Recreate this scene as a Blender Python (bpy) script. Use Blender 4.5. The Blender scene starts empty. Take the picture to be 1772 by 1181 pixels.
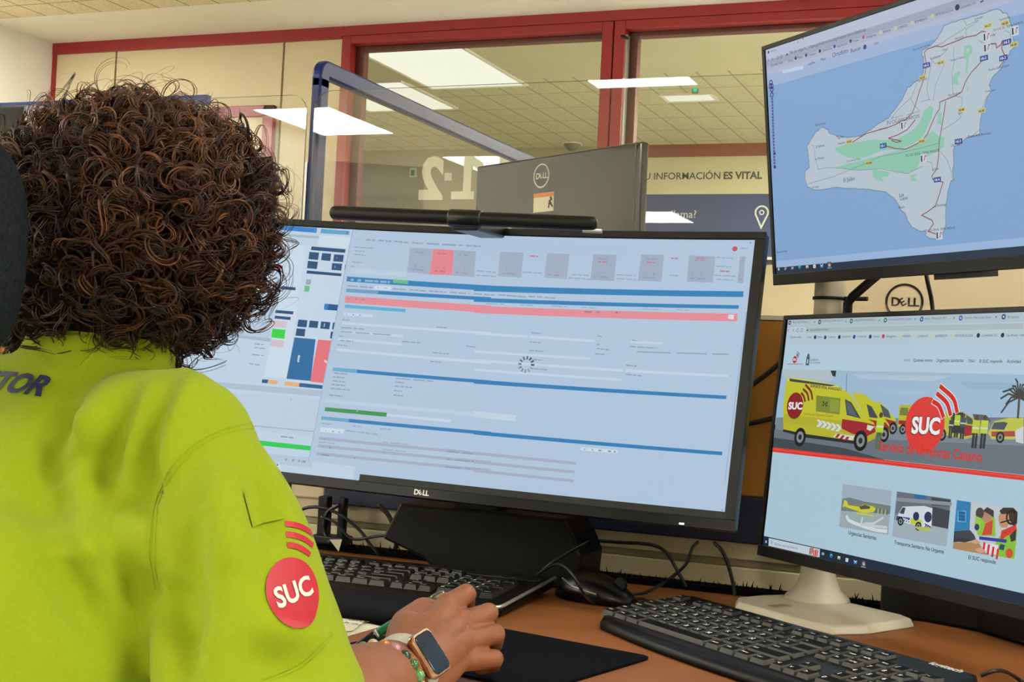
import bpy, bmesh, math, random
import numpy as np
from mathutils import Vector, Matrix, Euler, Quaternion
from mathutils.bvhtree import BVHTree
PI = math.pi
rnd = random.Random(7)
SC = bpy.context.scene
COL = SC.collection

# ---------------------------------------------------------------- camera
cam_data = bpy.data.cameras.new('camera')
cam = bpy.data.objects.new('camera', cam_data)
COL.objects.link(cam)
cam_data.sensor_width = 36.0
cam_data.lens = 36.0 * 2300.0 / 1772.0
cam_data.clip_start = 0.05
cam_data.clip_end = 60
YAW, PITCH, ROLL = map(math.radians, (22.1, 1.28, 2.81))
_f = Vector((-math.sin(YAW) * math.cos(PITCH), math.cos(YAW) * math.cos(PITCH), math.sin(PITCH)))
_r = Vector((math.cos(YAW), math.sin(YAW), 0))
_u = _r.cross(_f)
_r2 = _r * math.cos(ROLL) + _u * math.sin(ROLL)
_u2 = -_r * math.sin(ROLL) + _u * math.cos(ROLL)
_m = Matrix((_r2, _u2, -_f)).transposed().to_4x4()
_m.translation = Vector((0, 0, 1.03))
cam.matrix_world = _m
SC.camera = cam

# ---------------------------------------------------------------- world, exposure
SC.view_settings.view_transform = 'Standard'
SC.view_settings.look = 'None'
SC.view_settings.gamma = 1.0
SC.view_settings.use_curve_mapping = False
SC.view_settings.exposure = 0.0
world = bpy.data.worlds.new('world')
SC.world = world
world.use_nodes = True
world.node_tree.nodes['Background'].inputs[0].default_value = (1.0, 0.9, 0.75, 1)
world.node_tree.nodes['Background'].inputs[1].default_value = 0.02
PANEL_GLOW = 42.0        # ceiling luminaires of the control room, added ones too
FAR_ADDED_GLOW = 82.0          # unseen panels added to light the room behind the glass
CEIL = 2.63             # ceiling height
WALL_Y = 5.52           # glazed wall
FAR_Y = 8.80            # far wall of the room behind it

# ---------------------------------------------------------------- helpers
def lin(c):
    c = c.lstrip('#')
    v = [int(c[i:i + 2], 16) / 255 for i in (0, 2, 4)]
    return tuple(x / 12.92 if x <= .04045 else ((x + .055) / 1.055) ** 2.4 for x in v)

MATS = {}
def mat(name, col=None, rough=.5, metal=0., spec=.5, noise=None, bump=None, emit=None, sheen=0., sss=0., coat=0.):
    """noise = (scale, amount) colour variation, bump = (scale, strength)"""
    if name in MATS: return MATS[name]
    m = bpy.data.materials.new(name); m.use_nodes = True
    nt = m.node_tree; b = nt.nodes['Principled BSDF']
    c = (*lin(col), 1) if col else (.5, .5, .5, 1)
    b.inputs['Base Color'].default_value = c
    b.inputs['Roughness'].default_value = rough
    b.inputs['Metallic'].default_value = metal
    b.inputs['Specular IOR Level'].default_value = spec
    if sheen: b.inputs['Sheen Weight'].default_value = sheen
    if coat: b.inputs['Coat Weight'].default_value = coat
    if sss:
        b.inputs['Subsurface Weight'].default_value = sss
        b.inputs['Subsurface Radius'].default_value = (.01, .004, .002)
        b.inputs['Subsurface Scale'].default_value = .5
    if emit:
        b.inputs['Emission Color'].default_value = c
        b.inputs['Emission Strength'].default_value = emit
    tc = nt.nodes.new('ShaderNodeTexCoord')
    if noise:
        n = nt.nodes.new('ShaderNodeTexNoise'); n.inputs['Scale'].default_value = noise[0]; n.inputs['Detail'].default_value = 5
        mx = nt.nodes.new('ShaderNodeMix'); mx.data_type = 'RGBA'; mx.blend_type = 'MULTIPLY'
        mx.inputs['Factor'].default_value = 1
        ra = nt.nodes.new('ShaderNodeMapRange'); a = noise[1]
        ra.inputs['From Min'].default_value = .3; ra.inputs['From Max'].default_value = .7
        ra.inputs['To Min'].default_value = 1 - a; ra.inputs['To Max'].default_value = 1 + a
        nt.links.new(tc.outputs['Object'], n.inputs['Vector'])
        nt.links.new(n.outputs['Fac'], ra.inputs['Value'])
        mx.inputs['A'].default_value = c
        nt.links.new(ra.outputs['Result'], mx.inputs['B'])
        nt.links.new(mx.outputs['Result'], b.inputs['Base Color'])
    if bump:
        n = nt.nodes.new('ShaderNodeTexNoise'); n.inputs['Scale'].default_value = bump[0]; n.inputs['Detail'].default_value = 3
        bp = nt.nodes.new('ShaderNodeBump'); bp.inputs['Strength'].default_value = bump[1]; bp.inputs['Distance'].default_value = .002
        nt.links.new(tc.outputs['Object'], n.inputs['Vector'])
        nt.links.new(n.outputs['Fac'], bp.inputs['Height'])
        nt.links.new(bp.outputs['Normal'], b.inputs['Normal'])
    MATS[name] = m
    return m

def glass(name, ior=1.5, tint=(1, 1, 1), rough=0.):
    """thin clear pane: what is behind it shows through, its surface mirrors by Fresnel"""
    if name in MATS: return MATS[name]
    m = bpy.data.materials.new(name); m.use_nodes = True; nt = m.node_tree
    for n in list(nt.nodes): nt.nodes.remove(n)
    out = nt.nodes.new('ShaderNodeOutputMaterial'); mx = nt.nodes.new('ShaderNodeMixShader')
    tr = nt.nodes.new('ShaderNodeBsdfTransparent'); gl = nt.nodes.new('ShaderNodeBsdfGlossy')
    fr = nt.nodes.new('ShaderNodeFresnel'); fr.inputs['IOR'].default_value = ior
    tr.inputs['Color'].default_value = (*tint, 1); gl.inputs['Roughness'].default_value = rough
    nt.links.new(fr.outputs[0], mx.inputs[0]); nt.links.new(tr.outputs[0], mx.inputs[1])
    nt.links.new(gl.outputs[0], mx.inputs[2]); nt.links.new(mx.outputs[0], out.inputs[0])
    MATS[name] = m
    return m

class MB:
    """collects shapes into one mesh"""
    def __init__(s): s.bm = bmesh.new(); s.mats = []; s.M = Matrix.Identity(4); s.smooth = False
    def mi(s, m):
        if m is None: return 0
        if m not in s.mats: s.mats.append(m)
        return s.mats.index(m)
    def v(s, p): return s.bm.verts.new(s.M @ Vector(p))
    def face(s, vs, m=None, smooth=False):
        try: f = s.bm.faces.new(vs)
        except ValueError: return None
        f.material_index = s.mi(m); f.smooth = smooth
        return f
    def poly(s, pts, m=None): return s.face([s.v(p) for p in pts], m)
    def box(s, a, b, m=None):
        a, b = [min(x, y) for x, y in zip(a, b)], [max(x, y) for x, y in zip(a, b)]
        V = [s.v((x, y, z)) for z in (a[2], b[2]) for y in (a[1], b[1]) for x in (a[0], b[0])]
        for q in ((0, 2, 3, 1), (4, 5, 7, 6), (0, 1, 5, 4), (2, 6, 7, 3), (0, 4, 6, 2), (1, 3, 7, 5)):
            s.face([V[i] for i in q], m)
    def prism(s, pts, z0, z1, m=None, cap=True, top=1.0, side=None):
        """polygon in xy (counter-clockwise) from z0 to z1; top scales the upper outline about its middle"""
        cx = sum(p[0] for p in pts) / len(pts); cy = sum(p[1] for p in pts) / len(pts)
        A = [s.v((p[0], p[1], z0)) for p in pts]
        B = [s.v((cx + (p[0] - cx) * top, cy + (p[1] - cy) * top, z1)) for p in pts]
        n = len(pts)
        for i in range(n): s.face([A[i], A[(i + 1) % n], B[(i + 1) % n], B[i]], side or m)
        if cap: s.face(A[::-1], m); s.face(B, m)
    def tube(s, pts, r, m=None, n=10, cap=True, closed=False):
        pts = [Vector(p) for p in pts]; k = len(pts)
        rr = r if isinstance(r, (list, tuple)) else [r] * k
        rings = []; up = None
        for i, p in enumerate(pts):
            if closed: t = pts[(i + 1) % k] - pts[i - 1]
            else: t = pts[min(i + 1, k - 1)] - pts[max(i - 1, 0)]
            t.normalize()
            if up is None:
                up = t.orthogonal().normalized()
            else:
                up = (up - t * up.dot(t))
                if up.length < 1e-6: up = t.orthogonal()
                up.normalize()
            w = t.cross(up)
            rings.append([s.v(p + (up * math.cos(2 * PI * j / n) + w * math.sin(2 * PI * j / n)) * rr[i]) for j in range(n)])
        for i in range(k if closed else k - 1):
            a, b = rings[i], rings[(i + 1) % k]
            for j in range(n): s.face([a[j], a[(j + 1) % n], b[(j + 1) % n], b[j]], m, True)
        if cap and not closed: s.face(rings[0][::-1], m); s.face(rings[-1], m)
    def lathe(s, prof, c, m=None, n=24, ax=None):
        """profile of (radius, height) turned about the axis ax through c"""
        c = Vector(c); q = Vector((0, 0, 1)).rotation_difference(Vector(ax or (0, 0, 1)))
        rings = [[s.v(c + q @ Vector((r * math.cos(2 * PI * j / n), r * math.sin(2 * PI * j / n), h))) for j in range(n)] for r, h in prof]
        for a, b in zip(rings, rings[1:]):
            for j in range(n): s.face([a[j], a[(j + 1) % n], b[(j + 1) % n], b[j]], m, True)
        s.face(rings[0][::-1], m); s.face(rings[-1], m)
    def ball(s, c, r, m=None, n=12, k=8):
        c = Vector(c); r = Vector(r) if hasattr(r, '__len__') else Vector((r, r, r))
        rings = []
        for i in range(1, k):
            a = PI * i / k
            rings.append([s.v(c + Vector((r.x * math.sin(a) * math.cos(2 * PI * j / n), r.y * math.sin(a) * math.sin(2 * PI * j / n), r.z * math.cos(a)))) for j in range(n)])
        t = s.v(c + Vector((0, 0, r.z))); b = s.v(c - Vector((0, 0, r.z)))
        for j in range(n):
            s.face([t, rings[0][j], rings[0][(j + 1) % n]], m, True)
            s.face([b, rings[-1][(j + 1) % n], rings[-1][j]], m, True)
        for a, d in zip(rings, rings[1:]):
            for j in range(n): s.face([a[j], d[j], d[(j + 1) % n], a[(j + 1) % n]], m, True)
    def loft(s, rings, m=None, cap=True):
        R = [[s.v(p) for p in r] for r in rings]; n = len(R[0])
        for a, b in zip(R, R[1:]):
            for j in range(n): s.face([a[j], a[(j + 1) % n], b[(j + 1) % n], b[j]], m, True)
        if cap: s.face(R[0][::-1], m); s.face(R[-1], m)
    def text(s, txt, m, p0, ex, ey, size, bold=0., thick=0., align='LEFT', lift=0., skew=0.):
        """flat lettering: origin p0, ex / ey = directions of its baseline and its up"""
        P, T = text_shape(txt, bold, align)
        p0, ex, ey = Vector(p0), Vector(ex), Vector(ey); nz = ex.cross(ey).normalized()
        V = [s.v(p0 + ex * ((x + skew * y) * size) + ey * (y * size) + nz * lift) for x, y in P]
        for t in T: s.face([V[i] for i in t], m)
        if thick:
            W = [s.v(p0 + ex * ((x + skew * y) * size) + ey * (y * size) + nz * (lift - thick)) for x, y in P]
            for t in T: s.face([W[i] for i in t][::-1], m)
    def build(s, name, parent=None, local=False, bevel=None, seg=2, m=None, shade=None):
        if parent is not None and not local:
            off = world_of(parent)
            for v in s.bm.verts: v.co -= off
        s.bm.normal_update()
        me = bpy.data.meshes.new(name); s.bm.to_mesh(me); s.bm.free()
        for q in (s.mats or [m]):
            if q: me.materials.append(q)
        o = bpy.data.objects.new(name, me); COL.objects.link(o)
        if parent is not None: o.parent = parent
        if bevel:
            b = o.modifiers.new('bevel', 'BEVEL'); b.width = bevel; b.segments = seg; b.limit_method = 'ANGLE'; b.angle_limit = .7
            b.harden_normals = False
        return o

_tc = {}
def text_shape(txt, bold=0., align='LEFT'):
    key = (txt, round(bold, 3), align)
    if key in _tc: return _tc[key]
    cu = bpy.data.curves.new('lettering', 'FONT'); cu.body = txt; cu.size = 1; cu.offset = bold; cu.align_x = align
    cu.resolution_u = 3; cu.fill_mode = 'FRONT'
    o = bpy.data.objects.new('lettering', cu); COL.objects.link(o)
    dg = bpy.context.evaluated_depsgraph_get(); dg.update()
    me = bpy.data.meshes.new_from_object(o.evaluated_get(dg))
    P = [(v.co.x, v.co.y) for v in me.vertices]; T = [tuple(p.vertices) for p in me.polygons]
    bpy.data.objects.remove(o); bpy.data.curves.remove(cu); bpy.data.meshes.remove(me)
    _tc[key] = (P, T)
    return _tc[key]

def world_of(o):
    v = Vector((0, 0, 0))
    while o is not None: v = v + o.location; o = o.parent
    return v
def thing(name, label, cat, loc=(0, 0, 0), rot=None, group=None):
    o = bpy.data.objects.new(name, None); COL.objects.link(o); o.location = loc
    o.empty_display_size = .05
    if rot: o.rotation_euler = rot
    return tag(o, label, cat, group)
def tag(o, label, cat, group=None):
    o['label'] = label; o['category'] = cat
    if group: o['group'] = group
    return o
def struct(o, label=None):
    o['kind'] = 'structure'
    if label: o['label'] = label
    return o
def arc(cx, cy, r, a0, a1, n=6):
    return [(cx + r * math.cos(math.radians(a0 + (a1 - a0) * i / n)), cy + r * math.sin(math.radians(a0 + (a1 - a0) * i / n))) for i in range(n + 1)]
def rrect(x0, y0, x1, y1, r, n=5):
    return arc(x1 - r, y1 - r, r, 0, 90, n) + arc(x0 + r, y1 - r, r, 90, 180, n) + arc(x0 + r, y0 + r, r, 180, 270, n) + arc(x1 - r, y0 + r, r, 270, 360, n)
def spline(pts, k=6):
    """smooth curve through points"""
    P = [Vector(p) for p in pts]; P = [P[0] * 2 - P[1]] + P + [P[-1] * 2 - P[-2]]; out = []
    for i in range(1, len(P) - 2):
        a, b, c, d = P[i - 1:i + 3]
        for j in range(k):
            t = j / k
            out.append(.5 * ((2 * b) + (c - a) * t + (2 * a - 5 * b + 4 * c - d) * t * t + (3 * b - a - 3 * c + d) * t ** 3))
    return out + [P[-2]]
def cable(label, pts, r=.0022, m=None, group=None, k=7):
    b = MB(); b.tube(spline(pts, k), r, m or M_cable, 8)
    return tag(b.build('cable'), label, 'cable', group)

# ---------------------------------------------------------------- materials
M_cream = mat('cream_wall_panel', 'cbbc98', .55, noise=(3, .03))
M_white = mat('off_white_paint', 'e4dfd4', .6, noise=(2, .02))
M_soffit = mat('plain_ceiling_paint', 'dfdaca', .7)
M_red = mat('red_metal', '8f1d20', .38, noise=(6, .05))
M_redd = mat('red_metal_reveal', '6d2c26', .4)
M_black = mat('black_plastic', '060606', .45, spec=.3, noise=(60, .15))
M_black_s = mat('black_plastic_satin', '060606', .32, spec=.4)
M_dark = mat('black_gap', '14120f', .7)
M_navy = mat('navy_gloss_metal', '12245c', .3, spec=.22)
M_navyf = mat('navy_panel', '0d1433', .6)
M_navyp = mat('navy_print', '283c78', .4)
M_ochre = mat('ochre_panel', '9a6514', .65, noise=(25, .06))
M_cable = mat('black_cable_rubber', '0a0908', .45)
M_silver = mat('silver_plastic', 'c9bfa6', .42, spec=.4)
M_alu = mat('satin_aluminium', 'b9b6ac', .35, .9)
M_floor = mat('grey_vinyl_floor', 'c2c2bd', .45, noise=(8, .08))
M_pane = glass('window_glass', 1.5, (.93, .95, .90))
M_acry = glass('clear_acrylic', 1.45, (.97, .97, .96))
M_acrye = mat('acrylic_cut_edge', '6a6a5c', .25)

def glow(name, col, strength):
    m = bpy.data.materials.new(name); m.use_nodes = True; nt = m.node_tree
    for n in list(nt.nodes): nt.nodes.remove(n)
    e = nt.nodes.new('ShaderNodeEmission'); o = nt.nodes.new('ShaderNodeOutputMaterial')
    e.inputs[0].default_value = (*col, 1); e.inputs[1].default_value = strength
    nt.links.new(e.outputs[0], o.inputs[0]); return m
M_glow = glow('luminaire_diffuser', (1, 1, .95), PANEL_GLOW)
M_glow_added = glow('added_panel_diffuser', (1, 1, .86), FAR_ADDED_GLOW)

M_glowd = glow('luminaire_diffuser_dimmed', (1, 1, .84), 1.0)

def tile_mat(name, col, line, sx, sy, ox, oy, w=.004):
    """mineral fibre ceiling tiles: grid lines of the T-bars on a speckled board"""
    m = bpy.data.materials.new(name); m.use_nodes = True; nt = m.node_tree; b = nt.nodes['Principled BSDF']
    b.inputs['Roughness'].default_value = .85; b.inputs['Specular IOR Level'].default_value = .1
    tc = nt.nodes.new('ShaderNodeTexCoord'); sp = nt.nodes.new('ShaderNodeSeparateXYZ'); nt.links.new(tc.outputs['Object'], sp.inputs[0])
    def grid(out, size, off):
        a = nt.nodes.new('ShaderNodeMath'); a.operation = 'SUBTRACT'; nt.links.new(out, a.inputs[0]); a.inputs[1].default_value = off
        p = nt.nodes.new('ShaderNodeMath'); p.operation = 'PINGPONG'; nt.links.new(a.outputs[0], p.inputs[0]); p.inputs[1].default_value = size / 2
        c = nt.nodes.new('ShaderNodeMath'); c.operation = 'LESS_THAN'; nt.links.new(p.outputs[0], c.inputs[0]); c.inputs[1].default_value = w
        return c.outputs[0]
    mxx = nt.nodes.new('ShaderNodeMath'); mxx.operation = 'MAXIMUM'
    nt.links.new(grid(sp.outputs[0], sx, ox), mxx.inputs[0]); nt.links.new(grid(sp.outputs[1], sy, oy), mxx.inputs[1])
    n = nt.nodes.new('ShaderNodeTexNoise'); n.inputs['Scale'].default_value = 120; nt.links.new(tc.outputs['Object'], n.inputs[0])
    r = nt.nodes.new('ShaderNodeValToRGB'); r.color_ramp.elements[0].position = .35; r.color_ramp.elements[1].position = .6
    r.color_ramp.elements[0].color = (*[x * .8 for x in lin(col)], 1); r.color_ramp.elements[1].color = (*lin(col), 1)
    nt.links.new(n.outputs['Fac'], r.inputs[0])
    mx = nt.nodes.new('ShaderNodeMix'); mx.data_type = 'RGBA'; nt.links.new(mxx.outputs[0], mx.inputs['Factor'])
    nt.links.new(r.outputs[0], mx.inputs['A']); mx.inputs['B'].default_value = (*lin(line), 1)
    nt.links.new(mx.outputs['Result'], b.inputs['Base Color'])
    return m
M_tile = tile_mat('ceiling_tiles', 'd8cba6', '8a7c60', .1655, .40, -4.384, 4.85)
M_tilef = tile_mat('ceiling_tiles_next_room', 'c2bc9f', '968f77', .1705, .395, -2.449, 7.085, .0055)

# ---------------------------------------------------------------- room shell
XL, XR, YB = -4.92, 3.2, -5.2
def slab(name, a, b, m, label=None, bevel=None):
    q = MB(); q.box(a, b, m); return struct(q.build(name, bevel=bevel), label)
slab('floor', (XL, YB, -.1), (XR, WALL_Y, 0), M_floor)
slab('ceiling', (XL, YB, CEIL), (XR, 5.035, CEIL + .1), M_tile)
slab('trim_1', (XL, 5.035, CEIL), (XR, WALL_Y + .1, CEIL + .1), M_soffit)
slab('wall_left', (XL - .12, YB, 0), (XL, WALL_Y + .1, CEIL), M_white)
slab('wall_right', (XR, YB, 0), (XR + .12, WALL_Y + .1, CEIL), M_white)
slab('wall_front', (XL, YB - .12, 0), (XR, YB, CEIL), M_white)

# glazed wall: cream panels with dark joints, red rails, red window frames
W1a, W1b, W2a, W2b, SILL, HEAD = -3.187, -1.882, -1.770, -.15, 1.555, 2.524
def bands(xs, z0, z1, b):
    for x0, x1 in xs: b.box((x0, WALL_Y, z0), (x1, WALL_Y + .1, z1), M_cream)
b = MB()
J = .006
bands([(XL, -4.516 - J), (-4.516 + J, -3.513 - J), (-3.513 + J, W1a)], 0, 2.58, b)
b.box((XL, WALL_Y + .03, 0), (W1a, WALL_Y + .09, 2.58), M_dark)
b.box((W1a, WALL_Y, 0), (W2b, WALL_Y + .1, SILL - .03), M_cream)
b.box((W2b, WALL_Y, 0), (XR, WALL_Y + .1, 2.6), M_cream)
b.box((W1a, WALL_Y - .012, SILL - .03), (W2b, WALL_Y + .06, SILL - .012), M_dark)
b.box((W1a, WALL_Y - .02, SILL - .012), (W2b, WALL_Y + .1, SILL), M_white)
struct(b.build('wall_back'))
b = MB()
b.box((XL, WALL_Y - .015, 2.585), (XR, WALL_Y + .1, 2.63), M_red)
b.box((XL, WALL_Y - .015, 2.572), (W1a, WALL_Y + .01, 2.585), M_red)
b.box((XL, WALL_Y - .012, 0), (XL + .022, WALL_Y + .01, 2.585), M_red)
struct(b.build('trim_2'), 'red rail along the top of the glazed wall')

def window(name, x0, x1, jl, jr, label):
    """jl / jr: widths of the left and right red jambs"""
    b = MB()
    z0, z1 = SILL, 2.585
    y0, y1 = WALL_Y - .01, WALL_Y + .1
    b.box((x0, y0, z0), (x0 + jl, y1, z1), M_red); b.box((x1 - jr, y0, z0), (x1, y1, z1), M_red)
    b.box((x0 + jl, y0, HEAD + .022), (x1 - jr, y1, z1), M_red)
    b.box((x0 + jl, WALL_Y + .05, z0), (x0 + jl + .042, y1, HEAD + .022), M_redd)
    b.box((x0 + jl + .042, WALL_Y + .05, HEAD), (x1 - jr, y1, HEAD + .022), M_redd)
    f = struct(b.build(name, bevel=.003), label)
    g = MB(); g.poly([(x0 + jl, WALL_Y + .045, z0), (x1 - jr, WALL_Y + .045, z0), (x1 - jr, WALL_Y + .045, HEAD + .022), (x0 + jl, WALL_Y + .045, HEAD + .022)], M_pane)
    o = g.build('pane', f); o['label'] = 'clear glass'
    return f
w1 = window('window_1', W1a, -1.832, .048, .05, 'red framed interior window behind the black far monitor')
w2 = window('window_2', -1.826, W2b, .05, .05, 'red framed interior window left of the map monitor')
b = MB(); b.box((-1.776, WALL_Y + .0, SILL), (-1.768, WALL_Y + .045, HEAD), M_alu); b.build('bead', w2)
b = MB(); b.tube([(-1.79, WALL_Y - .012, 2.515), (-1.77, WALL_Y - .03, 2.505), (-1.755, WALL_Y - .03, 2.498)], .006, M_dark); b.build('latch', w2)

# red framed door left of the window
b = MB()
dx0, dx1, dz = -4.36, -3.535, 2.262
b.box((dx0, WALL_Y - .03, 0), (dx0 + .06, WALL_Y + .0, dz), M_red); b.box((dx1 - .06, WALL_Y - .03, 0), (dx1, WALL_Y + .0, dz), M_red)
b.box((dx0, WALL_Y - .03, dz - .055), (dx1, WALL_Y + .0, dz), M_red)
d1 = struct(b.build('door_1', bevel=.003), 'red framed cream door behind the curly hair')
b = MB(); b.box((dx0 + .06, WALL_Y - .018, .005), (dx1 - .06, WALL_Y - .001, dz - .055), M_cream); b.build('door_leaf', d1)

# ---------------------------------------------------------------- room behind the glass
FL, FR = -6.2, 2.5
slab('floor_next_room', (FL, WALL_Y + .1, -.1), (FR, FAR_Y, 0), M_floor)
slab('ceiling_next_room', (FL, 6.69, CEIL), (FR, FAR_Y, CEIL + .1), M_tilef)
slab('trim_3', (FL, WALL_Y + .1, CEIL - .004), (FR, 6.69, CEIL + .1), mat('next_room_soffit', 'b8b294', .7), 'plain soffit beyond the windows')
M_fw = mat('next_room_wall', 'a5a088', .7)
slab('wall_far', (FL, FAR_Y, 0), (FR, FAR_Y + .1, CEIL), M_fw)
slab('wall_next_left', (FL - .1, WALL_Y + .1, 0), (FL, FAR_Y, CEIL), M_fw)
slab('wall_next_right', (FR, WALL_Y + .1, 0), (FR + .1, FAR_Y, CEIL), M_fw)
slab('trim_4', (-2.75, FAR_Y - .02, 2.545), (FR, FAR_Y, CEIL), mat('far_red_band', '8c4a3a', .5), 'dull red rail over the far banner')

# banner on the far wall
b = MB(); y = FAR_Y - .006
M_bc = mat('banner_cream', 'cfcaab', .5); M_bt = mat('banner_letters', '3d4047', .6); M_bw = mat('banner_white', 'd8dcd2', .5)
b.box((-2.75, y, 2.29), (FR, FAR_Y, 2.545), M_bc)
b.box((-2.75, y, 1.2), (FR, FAR_Y, 2.29), M_navyp)
tw = .82
P, T = text_shape('TU INFORMACIÓN ', .012); P2, _ = text_shape('ES VITAL', .035)
w = max(p[0] for p in P) + .28; w2_ = max(p[0] for p in P2); s = .86 / (w + w2_)
b.text('TU INFORMACIÓN', M_bt, (-2.690, y - .001, 2.392), (1, 0, 0), (0, 0, 1), s, bold=.012)
b.text('ES VITAL', M_bt, (-2.690 + w * s, y - .001, 2.392), (1, 0, 0), (0, 0, 1), s, bold=.035)
b.text('...en llama?', M_bw, (-2.265, y - .001, 2.128), (1, 0, 0), (0, 0, 1), .075, align='RIGHT')
cx, cz = -1.822, 2.165
oc = [(cx + .048 * math.cos(a), cz + .048 * math.sin(a)) for a in np.linspace(-.55, PI + .55, 24)] + [(cx, cz - .115)]
ic = [(cx + (px - cx) * .76, cz + (pz - cz) * .76) for px, pz in oc]
n = len(oc)
for i in range(n): b.poly([(oc[i][0], y - .001, oc[i][1]), (oc[(i + 1) % n][0], y - .001, oc[(i + 1) % n][1]), (ic[(i + 1) % n][0], y - .001, ic[(i + 1) % n][1]), (ic[i][0], y - .001, ic[i][1])][::-1], M_bw)
for i in range(16):
    a, c = 2 * PI * i / 16, 2 * PI * (i + 1) / 16
    b.poly([(cx + r * math.cos(t), y - .001, cz + r * math.sin(t)) for r, t in ((.010, a), (.018, a), (.018, c), (.010, c))], M_bw)
tag(b.build('wall_banner'), 'cream and navy banner lettered about vital information on the far wall', 'banner')

# mirrored 112 lettering on the window glass, meant to be read from the far side
b = MB(); M_vin = mat('white_window_film', 'c8c8b0', .6)
_t = M_vin.node_tree; _tr = _t.nodes.new('ShaderNodeBsdfTranslucent'); _tr.inputs[0].default_value = (.72, .73, .58, 1); _mx = _t.nodes.new('ShaderNodeMixShader'); _mx.inputs[0].default_value = .35
_t.links.new(_t.nodes['Principled BSDF'].outputs[0], _mx.inputs[1]); _t.links.new(_tr.outputs[0], _mx.inputs[2]); _t.links.new(_mx.outputs[0], _t.nodes['Material Output'].inputs[0])
y = WALL_Y + .04
def mirrored(ch, x0, z0, h, w):
    P, T = text_shape(ch, .045)
    xs = [p[0] for p in P]; ys = [p[1] for p in P]
    V = [b.v((x0 + w * (max(xs) - px) / (max(xs) - min(xs)), y, z0 + h * (pz - min(ys)) / (max(ys) - min(ys)))) for px, pz in P]
    for t in T: b.face([V[i] for i in t], M_vin)
mirrored('2', -2.765, 1.805, .205, .125)
for x, z in ((-2.597, 1.808), (-2.42, 1.811)):
    for pl in ([(.0, .0), (.115, .0), (.115, .036), (.0, .036)], [(.058, .036), (.098, .036), (.098, .20), (.058, .20)], [(.098, .20), (.098, .155), (.150, .128), (.150, .168)]): b.poly([(x + px, y, z + pz) for px, pz in pl], M_vin)
for x in (-2.617, -2.44): b.box((x - .018, y, 1.895), (x + .018, y + .0005, 1.931), M_vin)
tag(b.build('window_lettering'), 'white mirrored numerals stuck on the left window pane', 'lettering')

# small things in the next room
b = MB(); c = Vector((-4.4237,8.79,2.459))
b.box((c.x - .028, c.y - .004, c.z - .035), (c.x + .028, c.y + .006, c.z + .035), M_bw)
b.box((c.x - .016, c.y - .007, c.z - .022), (c.x + .012, c.y - .004, c.z + .018), mat('sign_green', '2f6a4a', .5))
tag(b.build('wall_sign'), 'small white wall sign with a green mark, seen through the left window', 'sign')
r = thing('ceiling_speaker', 'small grey dome hanging from the next room ceiling above the far monitor', 'speaker', (-3.1394,8.6635,2.615))
b = MB(); b.lathe([(.062, .0), (.06, -.01), (.045, -.03), (.02, -.05), (.003, -.055)], world_of(r) + Vector((0, 0, .012)), mat('grey_dome', '5c5a4c', .4)); b.build('dome', r)
b = MB(); b.lathe([(.07, .0), (.07, .012)], world_of(r) + Vector((0, 0, .008)), M_bw); b.build('ceiling_ring', r)
c = Vector((-1.87,7.1,2.6388))
r = thing('reflection_lamp', 'made-up two-dot green lamp standing in for a reflection at the right window', 'lamp', (c.x, c.y, CEIL))  # added lamp standing in for a green reflection in the glass
b = MB(); b.box((c.x - .018, c.y - .0, c.z - .035), (c.x + .018, c.y + .02, CEIL), M_fw); b.build('housing', r)
for dz_ in (.014, -.014):
    b = MB(); b.ball((c.x, c.y, c.z + dz_), .012, glow('green_reflection', (.03, .75, .42), 1.0)); b.build('lens', r)

# ---------------------------------------------------------------- ceiling luminaires
def luminaire(x0, x1, y0, y1, gm, label, group=None, split=1):
    z = CEIL
    r = thing('ceiling_light', label, 'ceiling light', ((x0 + x1) / 2, (y0 + y1) / 2, z), None, group)
    f = MB(); t = .018
    for a, c in (((x0, y0), (x1, y0 + t)), ((x0, y1 - t), (x1, y1)), ((x0, y0 + t), (x0 + t, y1 - t)), ((x1 - t, y0 + t), (x1, y1 - t))):
        f.box((*a, z - .012), (*c, z), M_white)
    f.build('frame', r)
    d = MB(); d.box((x0 + t, y0 + t, z - .009), (x1 - t, y1 - t, z - .004), gm); d.build('diffuser', r)
    return r
luminaire(-3.35, -2.755, 5.95, 6.84, M_glowd, 'largest lit ceiling panel, top of the left window')
luminaire(-4.05, -3.43, 6.61, 7.39, M_glowd, 'lit ceiling panel just above the slanted blue bar')
luminaire(-2.10, -1.80, 7.19, 7.38, M_glowd, 'small lit ceiling panel behind the right window, nearest the green dots')
for x0, y0 in ((-.4, 6.0), (-.4, 7.4), (1.0, 6.6)):  # out of view, added to raise the light in the next room
    luminaire(x0, x0 + .6, y0, y0 + .9, M_glow_added, 'unseen lit panel added to brighten the room behind the glass', 'unseen luminaires added to the next room')
G = 'luminaires of the control room behind the camera'
L_ = 'square lit panel in the control room ceiling, of the mirrored and added set'
for x0, x1, y0, y1 in ((-4.82, -4.22, -4.40, -3.46), (-2.4, -1.8, -3.25, -2.35), (-4.0, -3.38, -2.04, -1.10), (-4.35, -3.8, 1.3, 2.1),
                       (.3, .9, -3.2, -2.3), (1.6, 2.2, 3.4, 4.3), (.5, 1.1, 4.0, 4.9), (-4.82, -4.22, 4.1, 4.6), (.3, .9, .9, 1.3), (-4.8, -4.2, -.9, 0.), (2.2, 2.8, .4, 1.3)):  # this row: unseen ceiling panels added to brighten walls, ceiling and desk
    luminaire(x0, x1, y0, y1, M_glow, L_, G)

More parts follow.
